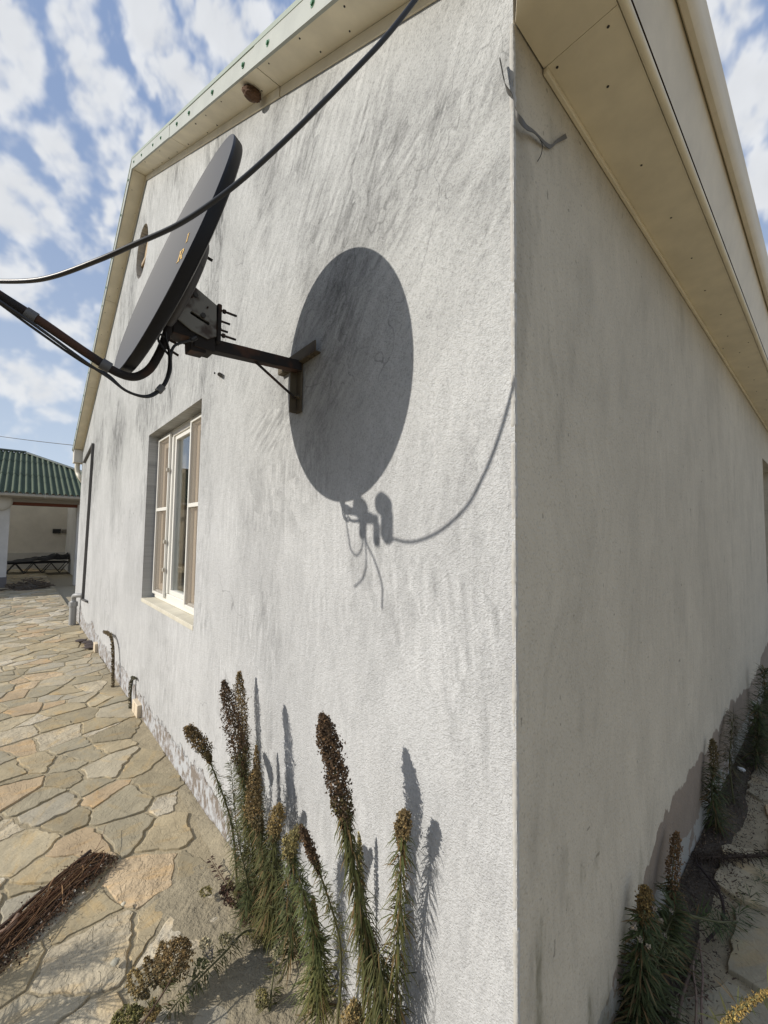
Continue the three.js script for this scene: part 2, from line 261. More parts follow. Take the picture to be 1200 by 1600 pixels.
const stoneMats = [[0.45, 0.375, 0.24], [0.41, 0.345, 0.22], [0.50, 0.43, 0.29], [0.37, 0.325, 0.225], [0.58, 0.52, 0.40], [0.49, 0.375, 0.235], [0.42, 0.38, 0.29], [0.37, 0.33, 0.235], [0.53, 0.46, 0.33], [0.47, 0.415, 0.30], [0.34, 0.29, 0.19], [0.54, 0.42, 0.27]].map(([r, g, b], i) =>
  new THREE.MeshStandardMaterial({ color: rgb(r, g, b), map: again(stoneMap, 1, 1), roughness: 0.9, bumpMap: again(stoneBump, 1, 1), bumpScale: i === 4 || i === 8 || i === 11 ? 0.03 : 0.012 }));
function clipHalf(poly, px, pz, nx, nz) {   // keeps the side where (q - p) . n <= 0
  const out = [];
  for (let i = 0; i < poly.length; i++) { const a = poly[i], b = poly[(i + 1) % poly.length], da = (a[0] - px) * nx + (a[1] - pz) * nz, db = (b[0] - px) * nx + (b[1] - pz) * nz; if (da <= 0) out.push(a); if (da * db < 0) { const t = da / (da - db); out.push([a[0] + (b[0] - a[0]) * t, a[1] + (b[1] - a[1]) * t]); } }
  return out;
}
function cells(x0, x1, z0, z1, sx, sz, seed) {
  const r = mulberry(seed), pts = []; let j = 0;
  for (let z = z0 - sz; z < z1 + sz; z += sz, j++) for (let x = x0 - sx; x < x1 + sx; x += sx) if (r() > 0.12) pts.push([x + (j % 2) * sx * 0.5 + (r() - 0.5) * sx * 1.05, z + (r() - 0.5) * sz * 1.0, (r() - 0.45) * sx * sz * 0.55]);
  const out = [];
  for (const p of pts) {
    if (p[0] < x0 || p[0] > x1 || p[1] < z0 || p[1] > z1) continue;
    let poly = [[p[0] - 2 * sx, p[1] - 2 * sz], [p[0] + 2 * sx, p[1] - 2 * sz], [p[0] + 2 * sx, p[1] + 2 * sz], [p[0] - 2 * sx, p[1] + 2 * sz]];
    for (const q of pts) { if (q === p) continue; const dx = q[0] - p[0], dz = q[1] - p[1]; if (Math.abs(dx) > 3 * sx || Math.abs(dz) > 3 * sz) continue; const skew = 0.5 + clamp((p[2] - q[2]) / (2 * (dx * dx + dz * dz)), -0.42, 0.42); poly = clipHalf(poly, p[0] + dx * skew, p[1] + dz * skew, dx, dz); if (poly.length < 3) break; }
    if (poly.length < 3) continue;
    poly = clipHalf(poly, x0, 0, -1, 0); poly = clipHalf(poly, x1, 0, 1, 0); poly = clipHalf(poly, 0, z0, 0, -1); poly = clipHalf(poly, 0, z1, 0, 1);
    if (poly.length >= 3) out.push(poly);
  }
  return out;
}
function stone(poly, base, thick, detail, joint, r) {
  // shrink each edge by half a joint, of its own width
  let cx = 0, cz = 0; for (const p of poly) { cx += p[0] / poly.length; cz += p[1] / poly.length; }
  let q = poly;
  for (let i = 0; i < poly.length; i++) { const a = poly[i], b = poly[(i + 1) % poly.length]; let nx = b[1] - a[1], nz = a[0] - b[0]; const L = Math.hypot(nx, nz); if (L < 1e-4) continue; nx /= L; nz /= L; if ((cx - a[0]) * nx + (cz - a[1]) * nz > 0) { nx = -nx; nz = -nz; } const s = joint * (0.35 + 0.75 * r()); q = clipHalf(q, a[0] - nx * s, a[1] - nz * s, nx, nz); if (q.length < 3) return null; }
  let area = 0; for (let i = 0; i < q.length; i++) { const a = q[i], b = q[(i + 1) % q.length]; area += a[0] * b[1] - b[0] * a[1]; } if (Math.abs(area) < 0.006) return null;
  if (area > 0) q = q.slice().reverse();
  const ring = [];
  for (let i = 0; i < q.length; i++) { const a = q[i], b = q[(i + 1) % q.length], L = Math.hypot(b[0] - a[0], b[1] - a[1]), n = Math.max(1, Math.round(L / detail)); for (let k = 0; k < n; k++) { const t = k / n, x = lerp(a[0], b[0], t), z = lerp(a[1], b[1], t), w = 0.021 * (k ? 1 : 0.5); ring.push([x + (fbm(x * 24, z * 24, 3, 211, 0.65) - 0.5) * w * 2, z + (fbm(x * 24 + 50, z * 24, 3, 217, 0.65) - 0.5) * w * 2]); } }
  const n = ring.length, pos = [], uv = [], idx = [], ur = r() * 6.28, uo = r() * 7, uw = r() * 7, cu = Math.cos(ur), su = Math.sin(ur), tx = (r() - 0.5) * 0.02, tz = (r() - 0.5) * 0.02;
  const put = (x, y, z) => { pos.push(x, y, z); uv.push((x * cu - z * su) / 0.8 + uo, (x * su + z * cu) / 0.8 + uw); return pos.length / 3 - 1; };
  const top = (x, z) => base + thick + (x - cx) * tx + (z - cz) * tz + (fbm(x * 7, z * 7, 3, 221) - 0.5) * 0.005;
  const A = [], B = [], C = [], T = [], Dn = [];
  for (const [x, z] of ring) { A.push(put(x, base - 0.02, z)); const d = Math.hypot(x - cx, z - cz) || 1, s = 0.0016 + 0.0022 * vn(x * 40, z * 40, 227); const x1 = x - (x - cx) / d * s * 0.4, z1 = z - (z - cz) / d * s * 0.4; B.push(put(x1, top(x1, z1) - 0.0028, z1)); const x2 = x - (x - cx) / d * s * 2, z2 = z - (z - cz) / d * s * 2; C.push(put(x2, top(x2, z2), z2)); T.push(put(x2, top(x2, z2), z2)); const x3 = lerp(x, cx, 0.5), z3 = lerp(z, cz, 0.5); Dn.push(put(x3, top(x3, z3), z3)); }
  const mid = put(cx, top(cx, cz), cz);
  for (let i = 0; i < n; i++) { const k = (i + 1) % n; idx.push(A[i], A[k], B[i], B[i], A[k], B[k], B[i], B[k], C[i], C[i], B[k], C[k], T[i], T[k], Dn[i], Dn[i], T[k], Dn[k], Dn[i], Dn[k], mid); }
  const g = new THREE.BufferGeometry(); g.setAttribute('position', new THREE.Float32BufferAttribute(pos, 3)); g.setAttribute('uv', new THREE.Float32BufferAttribute(uv, 2)); g.setIndex(idx); g.computeVertexNormals();
  return g;
}
const paving = new THREE.Group(); paving.name = numbered('paving'); Object.assign(paving.userData, { kind: 'structure', label: 'crazy paving of pale sandstone slabs along the gable wall' }); scene.add(paving);
mesh('mortar_bed', sheet(-27, 4.2, -0.02, 9, 260, 70, (x, z) => hPath(x, z)), mortarMat, paving);
const sidePath = new THREE.Group(); sidePath.name = numbered('path'); Object.assign(sidePath.userData, { kind: 'structure', label: 'raised paved side path in the shade of the house' }); scene.add(sidePath);
mesh('mortar_bed', sheet(-0.02, 3.0, -12, 0.15, 40, 120, (x, z) => 0.075 + hPath(x, z) * 2), mortarMat, sidePath);
mesh('kerb', boxUV(rbox(-0.02, 3.0, -0.05, 0.074, 0.13, 0.2, 0.008)), mortarMat, sidePath);
const OX0 = -21.2;   // back of the outbuilding
{
  const r = mulberry(97), far = stoneMats.map(() => []);
  for (const c of cells(-15, 0, 0.0, 1.5, 0.235, 0.18, 5)) {
    let cx = 0, cz = 0; for (const p of c) { cx += p[0] / c.length; cz += p[1] / c.length; }
    const seen = cz < 0.55 + 0.75 * smoothstep(-cx, 0.2, 2.6) && cx > -8.2 && !(cx > -0.35);
    const g = stone(c, 0, 0.0025 + r() * 0.0075, cx > -4 ? 0.024 : 0.07, cx > -5 ? 0.010 : 0.012, r); if (!g) continue;
    const k = Math.floor(r() * stoneMats.length);
    if (seen) mesh('flagstone', g, stoneMats[k], paving); else far[k].push(g);
  }
  for (const c of cells(-21, -15, 0.0, 1.6, 0.32, 0.26, 15)) { const g = stone(c, 0, 0.01, 0.12, 0.025, r); if (g) far[Math.floor(r() * stoneMats.length)].push(g); }
  for (const c of cells(-14, 4, 1.5, 4.2, 0.34, 0.3, 25)) { const g = stone(c, 0, 0.012, 0.14, 0.025, r); if (g) far[Math.floor(r() * stoneMats.length)].push(g); }
  far.forEach((l, i) => { if (l.length) mesh('flagstones', join(l), stoneMats[i], paving, { kind: 'stuff' }); });
  const side = stoneMats.map(() => []);
  for (const c of cells(0.08, 2.6, -7, 0.1, 0.36, 0.32, 35)) {
    let cx = 0, cz = 0; for (const p of c) { cx += p[0] / c.length; cz += p[1] / c.length; }
    const g = stone(c, 0.075, 0.012 + r() * 0.01, 0.04, 0.02, r); if (!g) continue; const k = Math.floor(r() * stoneMats.length);
    if (cx < 0.62 && cz < -0.3) mesh('flagstone', g, stoneMats[k], sidePath); else side[k].push(g);
  }
  side.forEach((l, i) => { if (l.length) mesh('flagstones', join(l), stoneMats[i], sidePath, { kind: 'stuff' }); });
}
// drifted earth that half buries the stones at the foot of the wall
const drift = (x, z) => {
  const body = smoothstep(x, -2.0, -1.2) * smoothstep(z, 0.7, 0.2), foot = smoothstep(z, 0.16, 0.0) * smoothstep(x, -3.6, -1.6) * 0.8, low = smoothstep(x, -1.0, -0.6) * 0.6;
  return -0.014 + 0.0275 * Math.min(1, Math.max(body, foot, low * 0.9)) + 0.020 * (fbm(x * 7, z * 7, 5, 231, 0.55) - 0.5) + 0.03 * smoothstep(z, 0.1, 0.0) * smoothstep(x, -1.9, -1.2);
};
mesh('soil', sheet(-4, 0.3, 0.001, 1.0, 430, 100, drift), earth, null, { kind: 'structure', label: 'drifted grey-brown earth over the slabs at the wall foot' });
mesh('soil_strip', sheet(0.001, 0.3, -6, 0.12, 30, 300, (x, z) => 0.052 + 0.05 * smoothstep(x, 0.17 + 0.08 * (fbm(z * 4, 3, 2, 239) - 0.5), 0.03) + 0.03 * (fbm(x * 9, z * 6, 4, 237) - 0.5)), std(0.09, 0.07, 0.05, 0.98, { bumpMap: again(earthBump, 3, 3), bumpScale: 0.02 }), null, { kind: 'structure', label: 'dark damp litter of earth along the foot of the side wall' });

// ================================================================ THE GABLE HOUSE
const APX = -4.25, APY = 5.28, LX = -8.75;
const rake = (x) => (x > APX ? APY - 0.526 * (x - APX) : APY - 0.497 * (APX - x));
const house = thing('gable_house', 'grey stuccoed gable house with cream soffits whose corner fills the picture', 'house');
const WIN = { x0: -3.62, x1: -2.21, y0: 0.955, y1: 2.41 };
const VENT = { x: -4.31, y: 4.49, r: 0.268 };
function hexa(x0, a0, b0, x1, a1, b1, z0, z1) {   // a slice from x0 to x1, from height a to height b at each end
  const s = new THREE.Shape([new THREE.Vector2(x0, a0), new THREE.Vector2(x1, a1), new THREE.Vector2(x1, b1), new THREE.Vector2(x0, b0)]);
  return new THREE.ExtrudeGeometry(s, { depth: z1 - z0, bevelEnabled: false }).translate(0, 0, z0);
}
const mitre = (g) => { const p = g.attributes.position; for (let i = 0; i < p.count; i++) if (p.getX(i) > -0.001 && p.getZ(i) < -0.299) p.setX(i, -0.3); return g; };
{
  const far = new THREE.Shape([[LX, -0.05], [SPLIT, -0.05], [SPLIT, rake(SPLIT) + 0.06], [APX, APY + 0.06], [LX, rake(LX) + 0.06]].map(([x, y]) => new THREE.Vector2(x, y)));
  far.holes.push(new THREE.Path([[WIN.x0, WIN.y0], [WIN.x1, WIN.y0], [WIN.x1, WIN.y1], [WIN.x0, WIN.y1]].map(([x, y]) => new THREE.Vector2(x, y))));
  const hole = new THREE.Path(); hole.absarc(VENT.x, VENT.y, VENT.r, 0, Math.PI * 2, true); far.holes.push(hole);
  const near = new THREE.Shape([[SPLIT, -0.05], [0, -0.05], [0, rake(0) + 0.06], [SPLIT, rake(SPLIT) + 0.06]].map(([x, y]) => new THREE.Vector2(x, y)));
  const ex = (s) => new THREE.ExtrudeGeometry(s, { depth: 0.3, bevelEnabled: false, curveSegments: 40 }).translate(0, 0, -0.3);
  const A = wallUV(ex(far), LX - 0.05, 8.8 + SPLIT, -0.1, 5.5, 'x'), B = wallUV(mitre(ex(near)), SPLIT, -SPLIT, -0.1, 4.4, 'x');
  mesh('gable_wall', mergeGeometries([A, B], true), [gableFar, gableNear], house);
  // side wall with a window opening far along it
  const side = (u0, u1, holes) => { const s = new THREE.Shape([[u0, -0.05], [u1, -0.05], [u1, 2.93], [u0, 2.93]].map(([x, y]) => new THREE.Vector2(x, y))); for (const h of holes) s.holes.push(new THREE.Path(h.map(([x, y]) => new THREE.Vector2(x, y)))); const g = new THREE.ExtrudeGeometry(s, { depth: 0.3, bevelEnabled: false }).rotateY(Math.PI / 2).translate(-0.3, 0, 0); const p = g.attributes.position; for (let i = 0; i < p.count; i++) if (p.getZ(i) > -0.001 && p.getX(i) < -0.299) p.setZ(i, -0.3); return g; };
  const S1 = wallUV(side(0, 2.5, []), -2.5, 2.5, -0.1, 3.1, 'z'), S2 = wallUV(side(2.5, 12, [[[4.93, 1.0], [6.3, 1.0], [6.3, 2.405], [4.93, 2.405]]]), -12, 9.5, -0.1, 3.1, 'z');
  mesh('side_wall', mergeGeometries([S1, S2], true), [sideNear, sideFar], house);
  mesh('far_side_wall', box(LX, LX + 0.3, -0.05, 2.93, -11.7, -0.302), nightRoom, house);
  mesh('back_wall', box(LX + 0.002, -0.302, -0.05, 2.93, -12, -11.702), nightRoom, house);
  mesh('floor', box(LX + 0.302, -0.302, 0.02, 0.08, -11.7, -0.302), nightRoom, house);
  mesh('ceiling', box(LX + 0.302, -0.302, 2.84, 2.9, -11.7, -0.302), nightRoom, house);
  // worn plaster edge along the corner
  const seg = 700, pos = [], idx = [];
  for (let i = 0; i <= seg; i++) { const y = -0.04 + 2.85 * i / seg, j = (fbm(y * 26, 2, 6, 241, 0.7) - 0.5) * 0.006 - 0.004 * smoothstep(vn(y * 14, 5, 243), 0.72, 0.9); for (let k = 0; k <= 6; k++) { const a = -0.5 + (Math.PI / 2 + 1) * k / 6, r = 0.0063 + j + 0.002 * vn(y * 150, k, 247); pos.push(-0.0055 + r * Math.sin(a), y, -0.0055 + r * Math.cos(a)); } }
  for (let i = 0; i < seg; i++) for (let k = 0; k < 6; k++) { const a = i * 7 + k; idx.push(a, a + 1, a + 7, a + 7, a + 1, a + 8); }
  const g = new THREE.BufferGeometry(); g.setAttribute('position', new THREE.Float32BufferAttribute(pos, 3)); g.setIndex(idx); g.computeVertexNormals();
  mesh('corner_bead', g, std(0.44, 0.425, 0.39, 0.95, { bumpMap: grain, bumpScale: 0.004 }), house);
}
{ // roof, verge and eaves
  const sheetMat = std(0.24, 0.28, 0.22, 0.55);
  mesh('roof_sheet', hexa(APX, APY + 0.095, APY + 0.12, 0.27, rake(0.27) + 0.095, rake(0.27) + 0.12, -12.1, 0.142), sheetMat, house);
  mesh('roof_sheet', hexa(-8.98, rake(-8.98) + 0.095, rake(-8.98) + 0.12, APX, APY + 0.095, APY + 0.12, -12.1, 0.142), sheetMat, house);
  const OV = 0.128, cut = [-8.86, -7.25, -5.75, APX, -2.74, -1.228, 0.0];
  for (let i = 0; i < 6; i++) {
    const a = cut[i] + 0.003, b = cut[i + 1] - 0.003;
    const p = mesh('soffit_panel', boxUV(strip(hexa(a, rake(a), rake(a) + 0.008, b, rake(b), rake(b) + 0.008, 0.006, OV - 0.002))), cream, house);
    mesh('frieze_strip', boxUV(strip(hexa(a, rake(a) - 0.05, rake(a) - 0.002, b, rake(b) - 0.05, rake(b) - 0.002, 0.0012, 0.0065 + 0.004 * vn(i * 3.1, 1, 7)))), cream, house);
    const n = 5; for (let k = 0; k < n; k++) for (const z of [0.03, 0.1]) { const x = lerp(a, b, (k + 0.2 + 0.55 * rng()) / n); if (rng() < 0.75) mesh('screw', new THREE.SphereGeometry(0.0035 + 0.0025 * rng(), 8, 5).scale(1, 0.5, 1).translate(x, rake(x) - 0.001, z + rnd(-0.012, 0.012)), darkScrew, p); }
    const t = mesh('verge_trim', toCreasedNormals(strip(hexa(a - 0.003, rake(a) - 0.006, rake(a) + 0.094 + (i % 2) * 0.003, b + 0.003, rake(b) - 0.006, rake(b) + 0.094 + (i % 2) * 0.003, OV, OV + 0.010 + (i % 2) * 0.002)), 0.3), paleGreen, house);
    for (let k = 0; k < 4; k++) { const x = lerp(a, b, (k + 0.3 + 0.4 * rng()) / 4), y = rake(x) + 0.045; mesh('screw', join([new THREE.CylinderGeometry(0.0085, 0.0085, 0.006, 6).rotateX(Math.PI / 2).translate(x, y, OV + 0.016), new THREE.CylinderGeometry(0.014, 0.014, 0.002, 12).rotateX(Math.PI / 2).translate(x, y, OV + 0.0125)]), greenScrew, t); }
  }
  // right eave: panels end to end along z, the first one mitred at the gable
  const seams = [0.13, -0.15, -2.55, -5.0, -7.4, -9.8, -12];
  for (let i = 0; i < 6; i++) {
    const z0 = seams[i] - (i ? 0.0008 : 0), z1 = seams[i + 1] + 0.0008;
    const pts = i ? [[0.004, -z0], [0.186, -z0], [0.186, -z1], [0.004, -z1]] : [[0.095, -0.13], [0.186, -0.13], [0.186, -z1], [0.004, -z1], [0.004, 0.004]];
    const g = new THREE.ExtrudeGeometry(new THREE.Shape(pts.map(([x, y]) => new THREE.Vector2(x, y))), { depth: 0.008, bevelEnabled: false }).rotateX(-Math.PI / 2).translate(0, 2.81, 0);
    const p = mesh('soffit_panel', boxUV(strip(g)), cream, house);
    const L = Math.abs(z1 - z0), n = i ? 7 : 1;
    for (let k = 0; k < n; k++) { const z = z0 - L * (k + 0.5) / n; mesh('screw', new THREE.SphereGeometry(0.0036, 10, 6).scale(1, 0.5, 1).translate(0.09 + rnd(-0.02, 0.02), 2.809, z), darkScrew, p); }
    if (i) for (const x of [0.03, 0.155]) mesh('screw', new THREE.SphereGeometry(0.0036, 10, 6).scale(1, 0.5, 1).translate(x, 2.809, z0 - 0.02 - x * 0.05), darkScrew, p);
    if (i) mesh('wall_trim', boxUV(rbox(0.0015, 0.013 + 0.001 * (i % 2), 2.792, 2.809, z1 - 0.002, z0 + 0.002, 0.003)), cream, house);
  }
  mesh('drip_bead', boxUV(strip(join([new THREE.CylinderGeometry(0.0105, 0.0105, 12.12, 16).rotateX(Math.PI / 2).translate(0.1985, 2.8095, -5.93), box(0.188, 0.199, 2.811, 2.819, -12, 0.129)]))), cream, house);
  mesh('fascia', boxUV(strip(hexa(0.2105, 2.818, 2.828, 0.247, 3.0, 3.012, -12, 0.13))), creamDark, house);
  const gp = [[0.2495, 3.05], [0.2495, 3.0], [0.254, 2.993], [0.268, 2.993], [0.281, 3.003], [0.289, 3.024], [0.2935, 3.05], [0.296, 3.058], [0.291, 3.062], [0.287, 3.05], [0.282, 3.026], [0.275, 3.009], [0.266, 2.999], [0.256, 2.999], [0.2535, 3.004], [0.2535, 3.05]];
  mesh('gutter', boxUV(toCreasedNormals(strip(new THREE.ExtrudeGeometry(new THREE.Shape(gp.map(([x, y]) => new THREE.Vector2(x, y))), { depth: 12.2, bevelEnabled: false }).translate(0, 0, -12.06)), 0.6)), new THREE.MeshStandardMaterial({ color: rgb(0.74, 0.66, 0.51), roughness: 0.5, map: again(tint, 0.7, 3) }), house);
  mesh('eave_board', box(0.004, 0.184, 2.8195, 2.826, -12, -0.02), std(0.08, 0.055, 0.035, 0.9), house);
  mesh('eave_board', box(0.187, 0.209, 2.826, 2.93, -12, 0.128), std(0.08, 0.055, 0.035, 0.9), house);
  // left eave, seen end on
  mesh('eave_box', rbox(-8.99, -8.752, 2.79, 3.02, -11.9, 0.125, 0.006), std(0.6, 0.57, 0.5, 0.5), house);
  mesh('gutter_elbow', capped([V(-8.86, 2.79, 0.06), V(-8.86, 2.7, 0.06), V(-8.84, 2.6, 0.045), V(-8.78, 2.53, 0.02), V(-8.776, 2.4, -0.06)], 0.04, 24, 12), std(0.6, 0.56, 0.45, 0.5), house);
}
{ // round vent high in the gable
  const v = subgroup('round_vent', house);
  mesh('vent_board', new THREE.CylinderGeometry(VENT.r + 0.02, VENT.r + 0.02, 0.02, 40).rotateX(Math.PI / 2).translate(VENT.x, VENT.y, -0.075), std(0.42, 0.31, 0.19, 0.85), v);
  mesh('vent_frame', rbox(VENT.x - 0.27, VENT.x + 0.27, VENT.y - 0.02, VENT.y + 0.02, -0.064, -0.045, 0.004), std(0.36, 0.27, 0.17, 0.7), v);
  mesh('vent_strip', rbox(VENT.x + 0.17, VENT.x + 0.195, VENT.y - 0.19, VENT.y + 0.19, -0.064, -0.03, 0.004), whitePlastic, v);
}
{ // the window: white frame, clear middle light, a fly screen over each outer light
  const w = subgroup('window', house), { x0, x1, y0, y1 } = WIN, zf = -0.095, zb = -0.165;
  const parts = (l, m, n = 'frame') => mesh(n, join(l), m, w);
  parts([rbox(x0 + 0.001, x1 - 0.001, y0 + 0.012, y0 + 0.085, zb, zf, 0.006), rbox(x0 + 0.001, x1 - 0.001, y1 - 0.062, y1 - 0.001, zb, zf, 0.006), rbox(x0 + 0.001, x0 + 0.06, y0 + 0.086, y1 - 0.063, zb, zf - 0.002, 0.006), rbox(x1 - 0.06, x1 - 0.001, y0 + 0.086, y1 - 0.063, zb, zf - 0.002, 0.006)], whitePlastic);
  for (const [a, b] of [[-3.255, -3.185], [-2.715, -2.655]]) mesh('mullion', rbox(a, b, y0 + 0.086, y1 - 0.063, zb, zf + 0.003, 0.006), whitePlastic, w);
  mesh('glass_bead', join([rbox(-3.184, -3.15, y0 + 0.086, y1 - 0.063, zb + 0.004, zf - 0.012, 0.004), rbox(-2.75, -2.716, y0 + 0.086, y1 - 0.063, zb + 0.004, zf - 0.012, 0.004), rbox(-3.149, -2.751, y0 + 0.086, y0 + 0.12, zb + 0.004, zf - 0.012, 0.004), rbox(-3.149, -2.751, y1 - 0.097, y1 - 0.063, zb + 0.004, zf - 0.012, 0.004)]), whitePlastic, w);
  mesh('pane', box(-3.149, -2.751, y0 + 0.12, y1 - 0.097, zf - 0.035, zf - 0.031), pane, w);
  for (const [a, b] of [[x0 + 0.061, -3.256], [-2.654, x1 - 0.061]]) {
    const c = y0 + 0.087, d = y1 - 0.064;
    mesh('sash', join([rbox(a, a + 0.055, c, d, zb, zf - 0.02, 0.006), rbox(b - 0.055, b, c, d, zb, zf - 0.02, 0.006), rbox(a + 0.056, b - 0.056, c, c + 0.055, zb, zf - 0.021, 0.006), rbox(a + 0.056, b - 0.056, d - 0.055, d, zb, zf - 0.021, 0.006)]), ivory, w);
    mesh('pane', box(a + 0.056, b - 0.056, c + 0.056, d - 0.056, zb + 0.03, zb + 0.034), pane, w);
    mesh('curtain', sheet(a - 0.03, b + 0.03, 0, d - c + 0.1, 60, 2, (x) => 0.012 * Math.sin(x * 90)).rotateX(-Math.PI / 2).translate(0, c - 0.05, -0.23), std(0.42, 0.33, 0.24, 0.9, { side: THREE.DoubleSide }), w);
    const e = 0.022, z2 = zf + 0.004, z3 = zf + 0.022, sa = a - 0.03, sb = b + 0.03, sc = c - 0.035, sd = d + 0.03;
    mesh('fly_screen_frame', join([rbox(sa, sa + e, sc, sd, z2, z3, 0.004), rbox(sb - e, sb, sc, sd, z2, z3, 0.004), rbox(sa + e, sb - e, sc, sc + e, z2, z3 - 0.001, 0.004), rbox(sa + e, sb - e, sd - e, sd, z2, z3 - 0.001, 0.004), rbox(sa + e, sb - e, 1.727, 1.757, z2, z3 - 0.001, 0.004)]), whitePlastic, w);
    mesh('fly_screen_mesh', join([box(sa + e, sb - e, sc + e, 1.727, z2 + 0.006, z2 + 0.007), box(sa + e, sb - e, 1.757, sd - e, z2 + 0.006, z2 + 0.007)]), screenMesh, w);
    for (const y of [1.22, 1.45, 2.05]) mesh('clip', rbox(b + 0.012, b + 0.045, y, y + 0.03, z3 - 0.004, z3 + 0.014, 0.004), std(0.4, 0.36, 0.3, 0.5), w);
  }
  mesh('window_sill', boxUV(rbox(x0 + 0.001, x1 - 0.001, y0 - 0.02, y0 + 0.011, -0.16, 0.004, 0.004)), new THREE.MeshStandardMaterial({ color: rgb(0.62, 0.58, 0.47), roughness: 0.8, map: again(tint, 3, 3), bumpMap: grain, bumpScale: 0.002 }), w);
  const s = subgroup('side_window', house);
  mesh('frame', join([rbox(-0.19, -0.13, 1.001, 1.07, -6.3, -4.93, 0.005), rbox(-0.19, -0.13, 2.34, 2.404, -6.3, -4.93, 0.005), rbox(-0.19, -0.132, 1.071, 2.339, -4.99, -4.931, 0.005), rbox(-0.19, -0.132, 1.071, 2.339, -6.299, -6.24, 0.005)]), whitePlastic, s);
  mesh('pane', box(-0.162, -0.158, 1.071, 2.339, -6.24, -4.99), pane, s);
}
// things fixed to the gable wall
{
  const c = thing('cable_conduit', 'dark grey conduit tracing a tall narrow bracket at the far end of the gable wall', 'conduit');
  const p = [V(-8.3, 2.74, 0), V(-7.22, 2.9, 0), V(-7.46, 0.47, 0), V(-6.98, 0.5, 0)], m = std(0.10, 0.095, 0.09, 0.6);
  for (let i = 0; i < 3; i++) mesh('conduit_run', bar(p[i].clone().setZ(0.012), p[i + 1].clone().setZ(0.012 + 0.0), 0.05, 0.022), m, c);
  const d = thing('drain_pipe', 'grey plastic drain pipe stub standing against the far end of the gable wall', 'pipe');
  mesh('pipe', join([capped([V(-7.95, 0.0, 0.09), V(-7.95, 0.36, 0.09)], 0.05, 4, 14), new THREE.CylinderGeometry(0.062, 0.062, 0.07, 16).translate(-7.95, 0.34, 0.09)]), greyPlastic, d);
  mesh('elbow', capped([V(-7.95, 0.36, 0.09), V(-7.95, 0.43, 0.09), V(-7.92, 0.475, 0.085), V(-7.85, 0.49, 0.05), V(-7.8, 0.49, 0.0)], 0.036, 20, 12), greyPlastic, d);
  const blocks = [[-3.62, -3.43, 0.0, 0.105, 'cream plaster block at the wall foot nearest the camera, beside a dry stem'], [-6.0, -5.86, 0.0, 0.11, 'small cream plaster block at the wall foot beyond the dry climbing vine']];
  for (const [a, b, c0, c1, label] of blocks) { const t = thing('plaster_block', label, 'block'); mesh('block', boxUV(rbox(a, b, c0, c1, -0.01, 0.035, 0.006)), std(0.62, 0.52, 0.38, 0.85, { bumpMap: grain, bumpScale: 0.003 }), t); mesh('joint', box(a + (b - a) * 0.45, a + (b - a) * 0.48, c0 + 0.01, c1 - 0.005, 0.03, 0.0362), std(0.25, 0.2, 0.15, 0.9), t); }
  const nest = thing('wasp_nest', 'brown mud nest stuck under the sloping soffit', 'nest');
  const pos = onZ(416, 106, 0.06), g = new THREE.IcosahedronGeometry(0.052, 4), q = g.attributes.position;
  for (let i = 0; i < q.count; i++) { const v = V(q.getX(i), q.getY(i), q.getZ(i)), n = 1 + 0.35 * (fbm(v.x * 60 + 9, v.y * 60 + v.z * 43, 4, 251) - 0.5); q.setXYZ(i, v.x * n * 1.0, v.y * n * 0.55, v.z * n * 0.9); }
  const nx = -1.42; mesh('mud', g.rotateZ(-0.48).translate(nx, rake(nx) - 0.022, 0.066), std(0.105, 0.055, 0.028, 0.95, { bumpMap: grain, bumpScale: 0.01 }), nest);
  g.computeVertexNormals();
  // torn metal strap at the corner
  const strap = thing('metal_strap', 'twisted strip of torn grey metal sticking out of the house corner', 'strap');
  const sp = [onZ(783, 95, 0.016), onZ(788, 122, 0.014), onZ(794, 147, 0.010), V(0.003, 2.605, 0.006), onX(808, 180, 0.014), onX(820, 196, 0.02), onX(834, 206, 0.014), onX(858, 229, 0.006), onX(870, 221, 0.0045), onX(884, 213, 0.004)];
  const cv = new THREE.CatmullRomCurve3(sp), N = 60, pp = [], ix = [];
  for (let i = 0; i <= N; i++) { const t = i / N, c = cv.getPoint(t), k = smoothstep(t, 0.28, 0.42), wd = (t < 0.05 ? 0.004 + t * 0.12 : 0.011 + 0.004 * Math.sin(t * 13)) * (k < 0.5 ? 0.95 : 0.6), up = V(lerp(0.25, 0.35 * Math.sin(t * 17), k), lerp(0.25, 0.9, k), lerp(0.92, 0.3, k)).normalize(); for (const s of [-1, 1]) { const v = c.clone().addScaledVector(up, s * wd + (k < 0.5 ? wd : 0)); if (v.z < 0.003) v.x = Math.max(v.x, 0.0035); pp.push(v.x, v.y, v.z); } }
  for (let i = 0; i < N; i++) ix.push(i * 2, i * 2 + 1, i * 2 + 2, i * 2 + 2, i * 2 + 1, i * 2 + 3);
  const sg = new THREE.BufferGeometry(); sg.setAttribute('position', new THREE.Float32BufferAttribute(pp, 3)); sg.setIndex(ix); sg.computeVertexNormals();
  const back = sg.clone(); { const a = back.attributes.position, n = back.attributes.normal; for (let i = 0; i < a.count; i++) a.setXYZ(i, a.getX(i) - n.getX(i) * 0.0012, a.getY(i) - n.getY(i) * 0.0012, a.getZ(i) - n.getZ(i) * 0.0012); }
  mesh('strip', join([sg, back]), std(0.11, 0.105, 0.095, 0.6, { side: THREE.DoubleSide }), strap);
  mesh('wire', tube([onX(838, 208, 0.01), onX(847, 225, 0.012), onX(846, 240, 0.01), onX(840, 252, 0.005)], 0.0011, 16, 5), darkScrew, strap);
}

